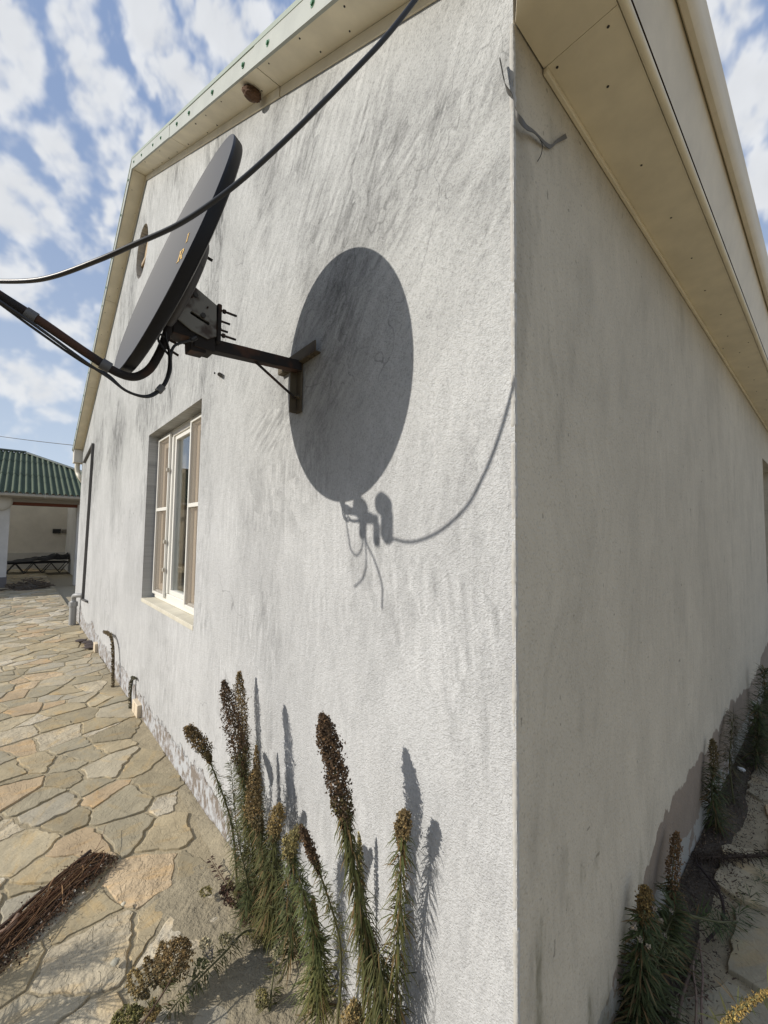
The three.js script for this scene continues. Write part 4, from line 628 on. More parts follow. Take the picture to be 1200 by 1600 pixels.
// o: pts (root to tip), stemR, head [from, to] of the length, headR, headCol, leaves, leafL [low, high], leafW, hang, leafCol [low, high], from, to
function weed(label, o, group, cat = 'weed', name = 'tall_weed') {
  const r = mulberry(o.seed), t = thing(name, label, cat, group), cv = new THREE.CatmullRomCurve3(o.pts), N = 50;
  { const f = cv.computeFrenetFrames(N, false), pos = [], idx = []; for (let i = 0; i <= N; i++) { const c = cv.getPoint(i / N), R = lerp(o.stemR ?? 0.005, 0.0012, i / N); for (let k = 0; k <= 6; k++) { const a = k / 6 * Math.PI * 2; const q = c.clone().addScaledVector(f.normals[i], R * Math.cos(a)).addScaledVector(f.binormals[i], R * Math.sin(a)); pos.push(q.x, q.y, q.z); } }
    for (let i = 0; i < N; i++) for (let k = 0; k < 6; k++) { const a = i * 7 + k; idx.push(a, a + 1, a + 7, a + 7, a + 1, a + 8); } const g = new THREE.BufferGeometry(); g.setAttribute('position', new THREE.Float32BufferAttribute(pos, 3)); g.setIndex(idx); g.computeVertexNormals(); mesh('stem', g, o.brown ? stemBrown : stemMat, t); }
  const floor = o.floor ?? 0.012;
  if (o.leaves) {
    const B = new Bits(), lo = o.leafCol?.[0] ?? [0.115, 0.108, 0.034], hi = o.leafCol?.[1] ?? [0.085, 0.09, 0.033], f0 = o.from ?? 0.02, f1 = o.to ?? (o.head ? o.head[0] + 0.12 : 1);
    const nl = Math.round(o.leaves * (o.k ?? 1)); for (let i = 0; i < nl; i++) {
      const s = lerp(f0, f1, Math.pow(r(), o.low ?? 0.9)), p = cv.getPoint(s), tg = cv.getTangent(s), a = i * 2.39996 + r() * 0.8; let out = V(Math.cos(a), 0, Math.sin(a)); out.addScaledVector(tg, -out.dot(tg)).normalize();
      const hang = lerp(o.hang ?? 0.6, (o.hang ?? 0.6) * 0.7, s) + (r() - 0.5) * 1.3, dir = out.clone().multiplyScalar(lerp(1, 0.6, clamp(hang, 0, 1))).addScaledVector(tg, 0.55 - hang * 0.8).normalize(), L = lerp(o.leafL[0], o.leafL[1], (s - f0) / (f1 - f0)) * (0.4 + 0.95 * r());
      if (p.y < floor + 0.01) p.y = floor + 0.01;
      let col = jit(lo.map((x, k) => lerp(x, hi[k], clamp((s - f0) / (f1 - f0) * 1.3, 0, 1))), r, 0.6); if (r() < (o.dead ?? 0.08)) col = jit([0.17, 0.115, 0.05], r);
      leaf(B, p.addScaledVector(out, 0.003), dir, L, (o.leafW ?? 0.005) * (0.55 + 0.6 * r()), (o.hang ?? 0.6) * (0.55 + 0.5 * r()), col, r);
    }
    if (o.sprigs) for (let i = 0; i < o.sprigs; i++) { const p = cv.getPoint(lerp(0.15, 0.6, r())), a = r() * 6.28, d = V(Math.cos(a), 0.9, Math.sin(a)).normalize(), L = 0.04 + 0.07 * r(); for (let k = 0; k < 16; k++) { const q0 = p.clone().addScaledVector(d, L * k / 16), b = r() * 6.28; leaf(B, q0, V(Math.cos(b), 0.5, Math.sin(b)).normalize(), 0.02 + 0.015 * r(), 0.0028, 0.4, jit([0.13, 0.135, 0.06], r, 0.6), r); } }
    const q = B.p; for (let i = 1; i < q.length; i += 3) if (q[i] < floor) q[i] = floor + r() * 0.006;
    mesh('leaves', B.geo(), leafMat, t, { kind: 'stuff' });
  }
  for (const h of o.heads ?? (o.head ? [{ at: o.head, R: o.headR, col: o.headCol, n: o.headN, curve: cv }] : [])) {
    const B = new Bits(), c = h.curve ?? new THREE.CatmullRomCurve3(h.pts), [s0, s1] = h.at ?? [0, 1], n = Math.round((h.n ?? 1500) * 1.25), col = h.col, ph = r() * 9;
    for (let i = 0; i < n; i++) {
      const u = r(), s = lerp(s0, s1, u), p = c.getPoint(Math.min(1, s)), tg = c.getTangent(Math.min(1, s)), prof = Math.sin(Math.PI * Math.pow(lerp(0.06, 0.94, u), h.skew ?? 0.8)) * 0.55 + 0.45 * Math.min(1, Math.min(u * 6, (1 - u) * 5 + 0.25)), a = r() * 6.2832;
      const lump = 0.55 + 0.9 * vn(a * 1.9 + ph, u * 17 + ph, 7), R = h.R * prof * lump * Math.sqrt(0.12 + 0.88 * r());
      let out = V(Math.cos(a), 0, Math.sin(a)); out.addScaledVector(tg, -out.dot(tg)).normalize();
      p.addScaledVector(out, R).addScaledVector(tg, R * 0.35); if (p.y < floor) continue;
      const dk = jit(col, r, 0.8); if (r() < 0.18) { dk[0] *= 1.7; dk[1] *= 1.65; dk[2] *= 1.5; } if (u < 0.3 && r() < 0.5) { dk[0] = lerp(dk[0], 0.09, 0.5); dk[1] = lerp(dk[1], 0.09, 0.5); }
      if (r() < 0.06) p.addScaledVector(out, R * 0.25 + 0.001).addScaledVector(tg, (r() - 0.3) * 0.008);
      fluff(B, p, (h.s ?? 0.0055) * (0.45 + 0.85 * r()), dk, r);
    }
    mesh('seed_head', B.geo(), seedMat, t, { kind: 'stuff' });
  }
  return t;
}
const dark = [0.075, 0.046, 0.024], tan = [0.15, 0.105, 0.046], gold = [0.20, 0.145, 0.06], olive = [0.15, 0.125, 0.05];
const Z = onZ, GR = 'tall dried weeds growing along the gable wall';
const bush = { leafL: [0.08, 0.035], leafW: 0.0038 };
// the clump at the left
weed('weed with the thick dark brown head in the middle of the left clump', { seed: 1, pts: [V(-1.13, 0, 0.05), V(-1.13, 0.32, 0.085), Z(385, 1250, 0.14), Z(372, 1165, 0.18), V(-1.129, 0.969, 0.22)], head: [0.60, 1.0], headR: 0.034, headCol: dark, headN: 3000, leaves: 900, sprigs: 10, hang: 0.7, ...bush }, GR);
weed('tallest slim weed with a yellowish brown head at the back of the left clump', { seed: 2, pts: [V(-1.27, 0, 0.03), Z(388, 1250, 0.05), Z(380, 1150, 0.06), V(-1.339, 0.919, 0.069)], head: [0.55, 1.0], headR: 0.028, headCol: tan, headN: 2200, leaves: 800, sprigs: 16, hang: 0.5, ...bush }, GR);
weed('weed leaning out to the left with a drooping tan head', { seed: 3, pts: [V(-1.22, 0, 0.09), Z(362, 1290, 0.13), Z(338, 1215, 0.2), Z(315, 1165, 0.25), Z(291, 1136, 0.29)], head: [0.6, 1.0], headR: 0.027, headCol: [0.12, 0.08, 0.032], headN: 2200, leaves: 460, hang: 0.7, to: 0.62, leafL: [0.05, 0.02], leafW: 0.0035 }, GR);
weed('leafy weed with a bushy tan head at the front of the left clump', { seed: 4, pts: [V(-1.03, 0, 0.06), Z(420, 1400, 0.08), Z(408, 1310, 0.11), Z(395, 1255, 0.14), Z(399, 1200, 0.13)], head: [0.5, 1.0], headR: 0.031, headCol: tan, headN: 2300, leaves: 620, dead: 0.15, hang: 0.75, ...bush }, GR);
weed('weed with a pale golden head at the right edge of the left clump', { seed: 5, pts: [V(-0.99, 0, 0.05), Z(432, 1390, 0.06), Z(428, 1310, 0.08), Z(436, 1258, 0.09)], head: [0.62, 1.0], headR: 0.027, headCol: gold, headN: 1500, leaves: 750, sprigs: 8, hang: 0.65, ...bush }, GR);
weed('short slim weed with a narrow brown tip between the tall heads of the left clump', { seed: 6, pts: [V(-1.08, 0, 0.05), Z(405, 1320, 0.07), Z(402, 1240, 0.08), Z(400, 1165, 0.08)], head: [0.55, 1.0], headR: 0.014, headCol: tan, headN: 900, leaves: 420, hang: 0.5, ...bush }, GR);
weed('low green leafy weed filling the foot of the left clump', { seed: 7, pts: [V(-1.16, 0, 0.1), Z(388, 1390, 0.12), Z(372, 1310, 0.13), Z(360, 1190, 0.12)], leaves: 900, hang: 0.3, to: 1, leafL: [0.05, 0.03], leafW: 0.0035, leafCol: [[0.06, 0.075, 0.025], [0.10, 0.11, 0.05]] }, GR);
weed('dark leafy weed packed behind the front plants of the left clump', { seed: 17, pts: [V(-1.1, 0, 0.04), Z(412, 1400, 0.05), Z(415, 1320, 0.06)], leaves: 560, sprigs: 12, dead: 0.2, hang: 0.6, to: 1, leafL: [0.09, 0.05], leafW: 0.0045, leafCol: [[0.06, 0.065, 0.022], [0.085, 0.09, 0.032]] }, GR);
weed('dark leafy weed between the left clump and the yellow green bending weed', { seed: 18, pts: [V(-0.88, 0, 0.04), Z(455, 1440, 0.06), Z(447, 1370, 0.07)], leaves: 420, sprigs: 6, dead: 0.2, hang: 0.65, to: 1, leafL: [0.09, 0.05], leafW: 0.0045, leafCol: [[0.065, 0.07, 0.024], [0.075, 0.085, 0.03]] }, GR);
// the middle
weed('yellow green weed with a tan head bending left beside the crossed brown stem', { seed: 8, pts: [V(-0.72, 0, 0.06), Z(492, 1480, 0.08), Z(472, 1390, 0.12), Z(452, 1330, 0.16), Z(470, 1293, 0.19)], head: [0.62, 1.0], headR: 0.022, headCol: olive, headN: 1600, leaves: 700, hang: 0.75, leafCol: [[0.085, 0.10, 0.03], [0.10, 0.115, 0.04]], ...bush }, GR);
weed('weed with a slender dark brown head arching over to the left in the middle', { seed: 9, pts: [V(-0.58, 0, 0.05), Z(532, 1480, 0.06), Z(512, 1400, 0.1), Z(489, 1338, 0.15), Z(470, 1292, 0.2)], head: [0.62, 1.0], headR: 0.013, headCol: dark, headN: 1300, leaves: 330, hang: 0.5, leafL: [0.05, 0.02], leafW: 0.003 }, GR);
weed('short pale weed with a thin golden spike at the foot of the middle pair', { seed: 10, pts: [V(-0.66, 0, 0.06), Z(498, 1490, 0.07), Z(492, 1445, 0.08), Z(489, 1402, 0.08)], head: [0.45, 1.0], headR: 0.011, headCol: gold, headN: 700, leaves: 420, hang: 0.6, leafCol: [[0.13, 0.125, 0.04], [0.12, 0.125, 0.045]], leafL: [0.08, 0.03], leafW: 0.005 }, GR);
// the tall one and its neighbour
weed('tallest dense leafy weed with a long dark brown head right of the middle', { seed: 11, stemR: 0.008, pts: [V(-0.36, 0, 0.05), Z(585, 1530, 0.09), Z(563, 1420, 0.13), Z(543, 1300, 0.17), Z(520, 1190, 0.21), Z(503, 1117, 0.224)], head: [0.58, 1.0], headR: 0.027, headCol: dark, headN: 4200, leaves: 1150, hang: 1.4, leafL: [0.10, 0.042], leafW: 0.0046, to: 0.66, dead: 0.14, leafCol: [[0.082, 0.082, 0.025], [0.088, 0.092, 0.03]] }, GR);
weed('slim upright weed with a golden head and reddish tip nearest the house corner', { seed: 12, pts: [V(-0.30, 0, 0.05), Z(620, 1520, 0.06), Z(625, 1400, 0.07), Z(628, 1310, 0.08), V(-0.263, 0.849, 0.085)], head: [0.68, 1.0], headR: 0.018, headCol: tan, headN: 1500, leaves: 620, hang: 0.95, dead: 0.25, leafL: [0.075, 0.04], leafW: 0.004, leafCol: [[0.12, 0.11, 0.035], [0.10, 0.11, 0.035]] }, GR);
weed('short straw coloured bushy weed at the bottom edge under the tallest weed', { seed: 13, pts: [V(-0.385, 0, 0.12), V(-0.39, 0.18, 0.125), V(-0.40, 0.315, 0.13)], head: [0.25, 1.0], headR: 0.032, headCol: gold, headN: 2200, leaves: 200, hang: 0.6, leafL: [0.06, 0.03], leafW: 0.004, leafCol: [[0.16, 0.14, 0.05], [0.15, 0.13, 0.05]] }, GR);
weed('small straw coloured weed tuft at the bottom edge beside the slim upright weed', { seed: 14, pts: [V(-0.27, 0, 0.05), V(-0.275, 0.13, 0.052), V(-0.28, 0.25, 0.055)], head: [0.2, 1.0], headR: 0.016, headCol: gold, headN: 900, leaves: 100, hang: 0.6, leafL: [0.05, 0.03], leafW: 0.004 }, GR);
weed('leafy green weed stem at the foot of the tallest weed on its right', { seed: 15, pts: [V(-0.31, 0, 0.07), Z(600, 1560, 0.09), Z(590, 1480, 0.11)], leaves: 330, hang: 1.1, leafL: [0.09, 0.045], leafW: 0.0045, leafCol: [[0.08, 0.08, 0.026], [0.08, 0.082, 0.028]] }, GR);
weed('thin weed close to the wall hidden behind the tallest weed', { seed: 16, pts: [V(-0.47, 0, 0.03), V(-0.475, 0.35, 0.04), V(-0.485, 0.66, 0.05)], head: [0.65, 1.0], headR: 0.009, headCol: olive, headN: 500, leaves: 260, hang: 0.7, leafL: [0.05, 0.02], leafW: 0.003 }, GR);
// sprawling ones on the paving
{
  const G = (u, v, y) => onY(u, v, y), main = [V(-0.80, 0.01, 0.20), G(245, 1595, 0.13), G(275, 1545, 0.15), G(300, 1500, 0.17)];
  const main2 = [G(190, 1640, 0.02), G(225, 1595, 0.09), G(262, 1540, 0.13), G(285, 1490, 0.16)];
  weed('sprawling weed with a bushy brown seed head over the slabs at the bottom left', { seed: 21, brown: true, pts: main2, leaves: 60, hang: 0.4, leafL: [0.04, 0.02], leafW: 0.003, floor: 0.02,
    heads: [{ pts: [G(252, 1545, 0.11), G(272, 1505, 0.14), G(286, 1468, 0.17)], R: 0.045, col: [0.17, 0.115, 0.05], n: 2200 }, { pts: [G(246, 1540, 0.10), G(250, 1510, 0.13), G(253, 1472, 0.15)], R: 0.017, col: tan, n: 700 }, { pts: [G(243, 1545, 0.1), G(235, 1518, 0.12), G(228, 1496, 0.13)], R: 0.014, col: tan, n: 450 }, { pts: [G(232, 1560, 0.09), G(216, 1542, 0.11), G(205, 1518, 0.11)], R: 0.02, col: gold, n: 700 }, { pts: [G(225, 1580, 0.08), G(205, 1590, 0.07), G(178, 1592, 0.05)], R: 0.028, col: [0.13, 0.12, 0.04], n: 1000 }, { pts: [G(240, 1560, 0.1), G(238, 1580, 0.08), G(244, 1588, 0.07)], R: 0.02, col: gold, n: 500 }] }, null, 'weed', 'sprawling_weed');
  weed('thin green weed lying over the earth from the left clump to the bottom edge', { seed: 22, pts: [V(-1.0, 0.03, 0.07), G(385, 1455, 0.06), G(350, 1490, 0.08), G(310, 1530, 0.08), G(270, 1575, 0.06), G(235, 1625, 0.03)], leaves: 260, hang: 0.5, to: 0.85, leafL: [0.06, 0.035], leafW: 0.003, floor: 0.02,
    heads: [{ pts: [G(372, 1470, 0.07), G(355, 1470, 0.09), G(345, 1462, 0.1)], R: 0.018, col: [0.2, 0.18, 0.1], n: 220 }, { pts: [G(330, 1500, 0.09), G(322, 1478, 0.1), G(316, 1468, 0.11)], R: 0.016, col: [0.26, 0.23, 0.15], n: 200 }, { pts: [G(302, 1530, 0.08), G(312, 1510, 0.1), G(318, 1500, 0.1)], R: 0.02, col: [0.14, 0.14, 0.06], n: 260 }] }, null, 'weed', 'sprawling_weed');
  weed('dead dark brown weed with curled leaves at the foot of the left clump', { seed: 23, brown: true, pts: [V(-1.08, 0.02, 0.09), G(375, 1410, 0.05), G(350, 1375, 0.05), G(328, 1340, 0.04)], leaves: 110, hang: 0.2, to: 1, dead: 0, leafL: [0.035, 0.02], leafW: 0.007, leafCol: [[0.05, 0.025, 0.016], [0.05, 0.025, 0.016]], floor: 0.02,
    heads: [{ pts: [G(385, 1420, 0.06), G(365, 1400, 0.06), G(352, 1385, 0.05)], R: 0.035, col: [0.05, 0.026, 0.016], n: 420, s: 0.009 }, { pts: [G(330, 1398, 0.04), G(322, 1394, 0.04), G(318, 1388, 0.04)], R: 0.02, col: [0.13, 0.11, 0.04], n: 240 }] }, null, 'weed', 'dead_weed');
  weed('small grey green seedling tufts on the earth left of the tallest weed', { seed: 24, pts: [G(420, 1590, 0.0), G(425, 1540, 0.05), G(432, 1490, 0.09)], leaves: 90, hang: 0.4, to: 1, leafL: [0.05, 0.03], leafW: 0.003, floor: 0.015, heads: [{ pts: [G(402, 1575, 0.03), G(408, 1560, 0.05), G(415, 1552, 0.06)], R: 0.022, col: [0.15, 0.13, 0.05], n: 260 }, { pts: [G(428, 1510, 0.07), G(432, 1490, 0.09), G(435, 1475, 0.1)], R: 0.012, col: [0.2, 0.19, 0.12], n: 120 }] }, null, 'weed', 'small_weed');
  weed('tall leafy weed standing beyond the left edge whose shadow falls on the slabs', { seed: 25, pts: [V(-1.62, 0, 1.22), V(-1.63, 0.2, 1.23), V(-1.66, 0.42, 1.25)], leaves: 420, hang: 0.2, to: 1, leafL: [0.14, 0.08], leafW: 0.006 }, null, 'weed', 'leafy_weed');
  weed('feathery weed beyond the bottom left edge shading the slabs', { seed: 26, pts: [V(-1.33, 0, 0.98), V(-1.34, 0.12, 0.99), V(-1.37, 0.26, 1.0)], leaves: 380, hang: 0.2, to: 1, leafL: [0.13, 0.08], leafW: 0.005 }, null, 'weed', 'leafy_weed');
}
// in the shade of the side passage
{
  const X = onX, SG = 'weeds growing in the shade along the side wall', gl = [[0.06, 0.07, 0.025], [0.075, 0.095, 0.035]];
  weed('shaded weed with a golden brown head, nearest the corner on the side wall', { seed: 31, floor: 0.1, pts: [V(0.05, 0.08, -0.58), X(1000, 1530, 0.05), X(1004, 1450, 0.05), X(1010, 1385, 0.05)], head: [0.68, 1.0], headR: 0.022, headCol: [0.16, 0.105, 0.035], headN: 1300, leaves: 520, sprigs: 8, dead: 0.2, hang: 0.6, leafL: [0.10, 0.05], leafW: 0.006, leafCol: gl }, null);
  weed('shaded weed with a reddish brown spike leaning on the peeled patch of the side wall', { seed: 32, floor: 0.1, pts: [V(0.08, 0.08, -0.83), X(1055, 1470, 0.07), X(1050, 1380, 0.05), X(1058, 1300, 0.04)], head: [0.55, 1.0], headR: 0.02, headCol: [0.13, 0.075, 0.032], headN: 1200, leaves: 420, sprigs: 6, dead: 0.2, hang: 0.5, leafL: [0.10, 0.045], leafW: 0.005, leafCol: gl }, null);
  weed('shaded flowering weed with tiny pale daisies at the foot of the side wall', { seed: 33, floor: 0.1, pts: [V(0.07, 0.08, -0.62), X(1020, 1530, 0.07), X(1040, 1460, 0.07), X(1055, 1420, 0.08)], leaves: 420, sprigs: 14, dead: 0.15, hang: 0.35, to: 1, leafL: [0.10, 0.05], leafW: 0.007, leafCol: gl, heads: [[1022, 1420], [1032, 1440], [1048, 1425], [1038, 1462], [1012, 1480], [1020, 1488], [990, 1450], [1000, 1470], [1044, 1470]].map(([u, v]) => { const p = X(u, v, 0.075); return { pts: [p, p.clone().add(V(0.002, 0.006, 0.002))], R: 0.007, col: [0.30, 0.25, 0.19], n: 26, s: 0.004 }; }) }, null);
  weed('dark shaded weed spike standing by the side wall halfway along the peeled patch', { seed: 34, floor: 0.1, pts: [V(0.05, 0.08, -1.85), X(1112, 1240, 0.04), X(1115, 1190, 0.04), X(1113, 1155, 0.03)], head: [0.5, 1.0], headR: 0.02, headCol: [0.1, 0.075, 0.03], headN: 900, leaves: 480, sprigs: 4, dead: 0.25, hang: 0.45, leafL: [0.10, 0.045], leafW: 0.006, leafCol: gl }, null);
  weed('thin shaded weed beside the dark spike farther along the side wall', { seed: 35, floor: 0.1, pts: [V(0.07, 0.08, -2.15), X(1140, 1190, 0.05), X(1143, 1150, 0.05), X(1146, 1115, 0.04)], leaves: 500, hang: 0.5, to: 1, leafL: [0.09, 0.045], leafW: 0.005, leafCol: [[0.08, 0.08, 0.04], [0.09, 0.085, 0.04]] }, null);
  for (const [i, z, h, x] of [[0, -2.75, 0.42, 0.10], [1, -3.05, 0.5, 0.16], [2, -3.4, 0.5, 0.08]]) weed(['bushy dark green weed, nearest of the three at the passage right edge', 'bushy dark green weed, middle one of three at the passage right edge', 'bushy dark green weed, farthest of the three at the passage right edge'][i], { seed: 36 + i, floor: 0.1, pts: [V(x, 0.08, z), V(x + 0.01, 0.08 + h * 0.5, z), V(x + 0.02, 0.08 + h, z + 0.03)], leaves: 620, sprigs: 14, dead: 0.2, hang: 0.3, to: 1, leafL: [0.14, 0.06], leafW: 0.007, leafCol: gl }, null);
  weed('green weed stem lying across the shaded path slabs to the right edge', { seed: 41, floor: 0.1, pts: [X(1075, 1430, 0.1), X(1120, 1440, 0.16), X(1160, 1440, 0.2), X(1215, 1455, 0.26)], leaves: 320, hang: 0.35, to: 1, leafL: [0.075, 0.05], leafW: 0.003, leafCol: [[0.07, 0.10, 0.035], [0.07, 0.10, 0.04]] }, null, 'weed', 'sprawling_weed');
  weed('sunlit golden seed spray arching into the bottom right corner', { seed: 42, floor: 0.1, pts: [V(0.28, 0.08, -0.12), V(0.33, 0.4, -0.12), onZ(1130, 1608, -0.12), onZ(1165, 1570, -0.12), onZ(1205, 1545, -0.12)], heads: [{ pts: [onZ(1120, 1612, -0.12), onZ(1145, 1590, -0.12), onZ(1175, 1566, -0.12), onZ(1215, 1543, -0.12)], R: 0.006, col: [0.20, 0.14, 0.045], n: 700, s: 0.0034 }], leaves: 60, hang: 0.2, leafL: [0.05, 0.03], leafW: 0.003 }, null, 'weed', 'seed_spray');
  // dead vines over the path
  const vine = (label, pts, R, n, seed, col) => { const r = mulberry(seed), t = thing('dead_vine', label, 'dead vine'), cv = new THREE.CatmullRomCurve3(pts), L = []; mesh('stem', capped(pts, R, 50, 8), std(...col, 0.9), t); for (let i = 0; i < n; i++) { const s = r(), p = cv.getPoint(s), a = r() * 6.28, l = 0.015 + 0.04 * r(); L.push(tube([p, p.clone().add(V(Math.cos(a) * l * 0.5, 0.01 * r(), Math.sin(a) * l * 0.5)), p.clone().add(V(Math.cos(a) * l, (r() - 0.5) * 0.02, Math.sin(a) * l + 0.01))], 0.0014, 4, 4)); } if (L.length) mesh('rootlets', join(L), std(...col, 0.9), t, { kind: 'stuff' }); };
  const Y = (u, v, y = 0.105) => onY(u, v, y), br = [0.05, 0.032, 0.02];
  vine('hairy dead stem lying straight across the shaded path to the right edge', [Y(1085, 1340), Y(1120, 1340, 0.115), Y(1160, 1338, 0.11), Y(1215, 1336)], 0.006, 260, 51, br);
  vine('curved dark dead stem bowing over the litter beside the side wall', [Y(1085, 1345), Y(1110, 1375, 0.13), Y(1128, 1405, 0.14), Y(1128, 1440, 0.12), Y(1105, 1470)], 0.005, 60, 52, [0.035, 0.022, 0.018]);
  vine('pale brown root running along the litter toward the bottom edge', [Y(1092, 1470, 0.11), Y(1083, 1510, 0.12), Y(1088, 1560, 0.12), Y(1085, 1640, 0.11)], 0.0035, 8, 53, [0.2, 0.14, 0.10]);
  vine('second pale root beside the litter, forked off the first near the bottom edge', [Y(1092, 1470, 0.11), Y(1098, 1520, 0.12), Y(1096, 1570, 0.12), Y(1100, 1640, 0.11)], 0.003, 6, 54, [0.19, 0.13, 0.1]);
  vine('thick brown root slanting through the litter left of the pale roots', [Y(1090, 1480, 0.115), Y(1076, 1525, 0.12), Y(1062, 1575, 0.12), Y(1055, 1640, 0.1)], 0.005, 10, 55, [0.1, 0.065, 0.045]);
  const litter = [], r = mulberry(61); for (let i = 0; i < 1500; i++) { const z = -0.35 - r() * 2.6, x = 0.02 + Math.pow(r(), 2.2) * 0.2, y = 0.1 + 0.016 * r(), a = r() * 6.28, l = 0.005 + 0.02 * r() * r(); litter.push(rod(V(x, y, z), V(x + Math.cos(a) * l, y + (r() - 0.5) * 0.02, z + Math.sin(a) * l), 0.0006 + 0.0012 * r(), 4)); }
  const LB = new Bits(); for (let i = 0; i < 4200; i++) { const z = -0.3 - r() * 2.8, x = 0.006 + Math.pow(r(), 1.9) * 0.17; fluff(LB, V(x, 0.1 + 0.012 * r(), z), 0.003 + 0.007 * r() * r(), r() < 0.3 ? jit([0.2, 0.15, 0.1], r) : jit([0.10, 0.07, 0.045], r, 0.9), r); }
  mesh('dead_leaves', LB.geo(), seedMat, null, { kind: 'stuff', label: 'brown crumbled leaves lying along the foot of the side wall', category: 'leaf litter' });
  mesh('litter', join(litter), std(0.06, 0.04, 0.028, 0.95), null, { kind: 'stuff', label: 'dark twigs and dead leaves littering the foot of the side wall', category: 'litter' });
}
{ // dry bundle of stalks on the slabs at the lower left
  const t = thing('dry_stalk_bundle', 'bundle of dry reddish brown stalks lying on the slabs at the lower left edge', 'dry stalks'), r = mulberry(71), S = [], F = new Bits();
  const a = onY(155, 1332, 0.03), b = onY(-40, 1510, 0.03), ax = b.clone().sub(a), L = ax.length(); ax.normalize(); const sd = V(ax.z, 0, -ax.x);
  for (let i = 0; i < 105; i++) {
    const s0 = Math.pow(r(), 1.1) * 0.7 * L - 0.02, s1 = s0 + (0.15 + 0.55 * r()) * L, w = () => (r() + r() - 1) * 0.085, p = (s, k, y) => a.clone().addScaledVector(ax, s).addScaledVector(sd, k).setY(y), k0 = w(), k1 = w() + 0.012, y = 0.018 + 0.026 * r();
    const g = tube([p(s0, k0, y), p((s0 + s1) / 2, (k0 + k1) / 2 + (r() - 0.5) * 0.055, y + 0.022 * r()), p(s1, k1, 0.016 + 0.02 * r())], 0.0007 + 0.0013 * r(), 10, 5), c = jit(r() < 0.25 ? [0.26, 0.155, 0.075] : [0.12, 0.06, 0.03], r, 0.7), n = g.attributes.position.count, ca = new Float32Array(n * 3); for (let k = 0; k < n; k++) ca.set(c, k * 3); g.setAttribute('color', new THREE.BufferAttribute(ca, 3)); S.push(g);
  }
  for (let i = 0; i < 46; i++) { const p = a.clone().addScaledVector(ax, r() * L).addScaledVector(sd, (r() - 0.3) * 0.14).setY(0.02 + 0.02 * r()), an = Math.atan2(ax.z, ax.x) + (r() - 0.5) * 1.6, l = 0.04 + 0.1 * r(), g = tube([p, p.clone().add(V(Math.cos(an) * l * 0.5, 0.012 * r(), Math.sin(an) * l * 0.5)), p.clone().add(V(Math.cos(an + 0.3) * l, (r() - 0.6) * 0.012, Math.sin(an + 0.3) * l))], 0.0006 + 0.0012 * r(), 8, 5), c = jit([0.16, 0.09, 0.045], r, 0.8), n = g.attributes.position.count, ca = new Float32Array(n * 3); for (let k = 0; k < n; k++) ca.set(c, k * 3); g.setAttribute('color', new THREE.BufferAttribute(ca, 3)); S.push(g); }
  mesh('stalks', join(S), seedMat, t, { kind: 'stuff' });
  for (let i = 0; i < 5200; i++) { const s = Math.pow(r(), 1.2) * L, k = (r() + r() + r() - 1.5) * 0.07 + (r() < 0.4 ? 0.045 : 0.0), p = a.clone().addScaledVector(ax, s).addScaledVector(sd, k); p.y = 0.012 + 0.018 * r(); const c = r() < 0.72 ? jit([0.06, 0.035, 0.022], r) : r() < 0.75 ? jit([0.16, 0.09, 0.045], r) : jit([0.5, 0.42, 0.33], r); fluff(F, p, 0.003 + 0.007 * r(), c, r); }
  mesh('crumbs', F.geo(), seedMat, t, { kind: 'stuff' });
  mesh('stick', capped([a.clone().addScaledVector(sd, -0.05).setY(0.03), a.clone().addScaledVector(ax, L * 0.5).addScaledVector(sd, -0.058).setY(0.034), b.clone().addScaledVector(sd, -0.055).setY(0.03)], 0.007, 30, 8), std(0.04, 0.026, 0.02, 0.85), t);
  mesh('long_stalk', capped([a.clone().addScaledVector(ax, 0.2).setY(0.05), a.clone().addScaledVector(ax, 0.02).setY(0.06), onY(165, 1290, 0.05)], 0.0012, 20, 5), std(0.14, 0.08, 0.045, 0.8), t);
  mesh('branch_stub', capped([onY(27, 1432, 0.04), onY(15, 1450, 0.04), onY(-20, 1470, 0.03)], 0.011, 12, 8), std(0.2, 0.13, 0.09, 0.85), t);
}
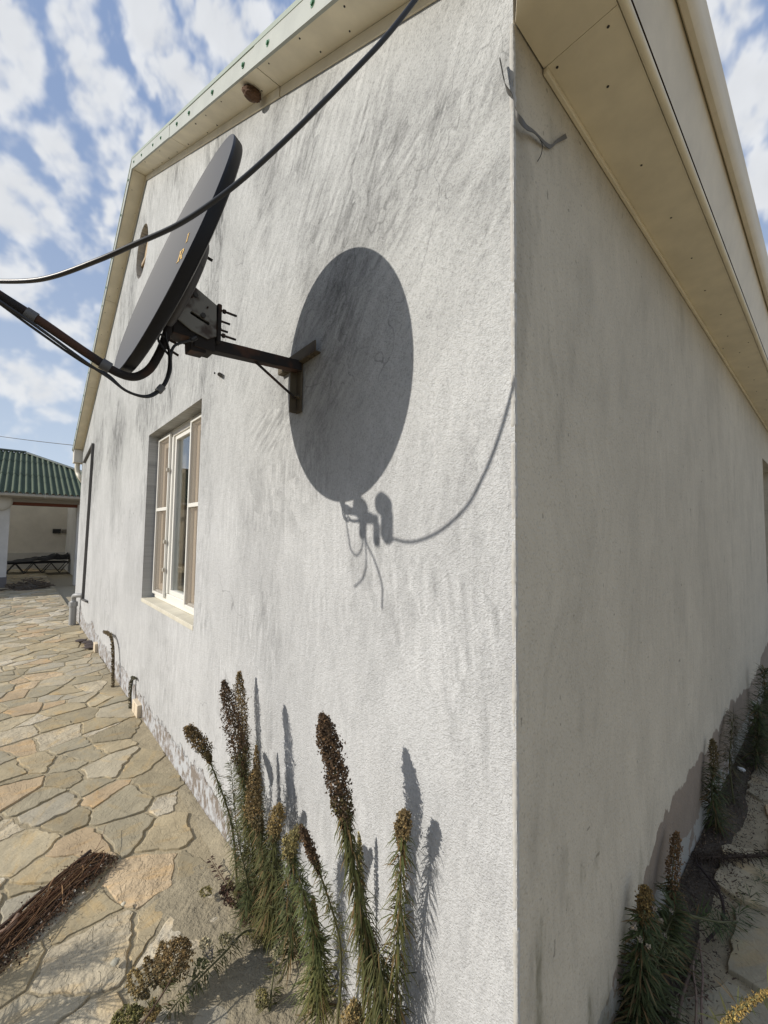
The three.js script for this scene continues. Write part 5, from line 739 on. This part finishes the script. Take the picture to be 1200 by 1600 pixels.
{ // dry vine climbing the foot of the wall, pebbles and scraps
  const r = mulberry(81), B = new Bits();
  const v = thing('dry_climbing_vine', 'dry brown vine hooked against the flaking foot of the gable wall', 'vine');
  const pts = [V(-5.25, 0.37, 0.02), V(-4.95, 0.42, 0.03), V(-4.66, 0.43, 0.04), V(-4.5, 0.33, 0.045), V(-4.42, 0.16, 0.05), V(-4.38, 0, 0.05)], cv = new THREE.CatmullRomCurve3(pts);
  mesh('stem', tube(pts, 0.006, 40, 6), std(0.12, 0.085, 0.055, 0.9), v);
  for (let i = 0; i < 900; i++) { const p = cv.getPoint(r()); fluff(B, p.add(V((r() - 0.5) * 0.04, (r() - 0.5) * 0.035, r() * 0.02)), 0.006 + 0.012 * r(), jit([0.13, 0.10, 0.055], r), r); }
  mesh('leaves', B.geo(), seedMat, v, { kind: 'stuff' });
  const B2 = new Bits(), v2 = thing('dead_sprig', 'short dry sprig against the wall just behind the nearest cream plaster block', 'sprig'), p2 = [V(-3.68, 0, 0.03), V(-3.7, 0.15, 0.03), V(-3.68, 0.27, 0.02), V(-3.60, 0.275, 0.015)], c2 = new THREE.CatmullRomCurve3(p2);
  mesh('stem', tube(p2, 0.006, 20, 6), std(0.10, 0.09, 0.06, 0.9), v2); for (let i = 0; i < 260; i++) fluff(B2, c2.getPoint(r()).add(V((r() - 0.5) * 0.03, 0, r() * 0.02)), 0.012, jit([0.12, 0.11, 0.07], r), r); mesh('leaves', B2.geo(), seedMat, v2, { kind: 'stuff' });
  const scrap = thing('dark_scrap', 'flat dark scraps lying on the slabs near the far plaster block', 'scrap'), sp = onY(132, 1006, 0.02);
  for (let i = 0; i < 4; i++) { const g = new THREE.IcosahedronGeometry(0.07, 2), p = g.attributes.position; for (let k = 0; k < p.count; k++) { const n = 0.7 + 0.7 * fbm(p.getX(k) * 20 + i * 7, p.getZ(k) * 20, 3, 91); p.setXYZ(k, p.getX(k) * n, p.getY(k) * 0.22, p.getZ(k) * n); } g.computeVertexNormals(); mesh('scrap', g.translate(sp.x + i * 0.16 - 0.2, 0.03, sp.z + (r() - 0.5) * 0.1), std(0.06, 0.045, 0.04, 0.9), scrap); }
  const peb = (label, p, s, col) => { const g = new THREE.IcosahedronGeometry(s, 2), q = g.attributes.position; for (let k = 0; k < q.count; k++) { const n = 0.75 + 0.5 * fbm(q.getX(k) * 3 / s, q.getZ(k) * 3 / s + q.getY(k) * 2 / s, 2, 95); q.setXYZ(k, q.getX(k) * n, q.getY(k) * n * 0.6, q.getZ(k) * n); } g.computeVertexNormals(); const m = mesh('pebble', g, std(...col, 0.9), null, { label, category: 'pebble' }); m.position.copy(p); };
  peb('white pebble on the earth between the middle weeds', onY(470, 1498, 0.03), 0.013, [0.62, 0.58, 0.48]);
  peb('small grey chip of stone on the big slab above the sprawling seed head', onY(180, 1503, 0.025), 0.014, [0.35, 0.33, 0.26]);
  peb('tiny pale chip on the buried slab left of the left weed clump', onY(193, 1412, 0.025), 0.009, [0.55, 0.5, 0.38]);
  peb('pale chip of stone on the shaded path by the farthest spike', onY(1158, 1202, 0.11), 0.02, [0.6, 0.6, 0.58]);
  const stub = thing('wall_plug', 'small dark plug sticking out of the gable wall between dish and window', 'plug');
  mesh('plug', rod(onZ(343, 585, -0.01), onZ(343, 585, 0.025), 0.012, 8), std(0.1, 0.09, 0.08, 0.8), stub);
  mesh('plug_end', new THREE.CylinderGeometry(0.006, 0.006, 0.006, 8).rotateX(Math.PI / 2).translate(onZ(343, 585, 0).x, onZ(343, 585, 0).y, 0.028), std(0.03, 0.03, 0.03, 0.8), stub);
}

renderer.render(scene, camera);
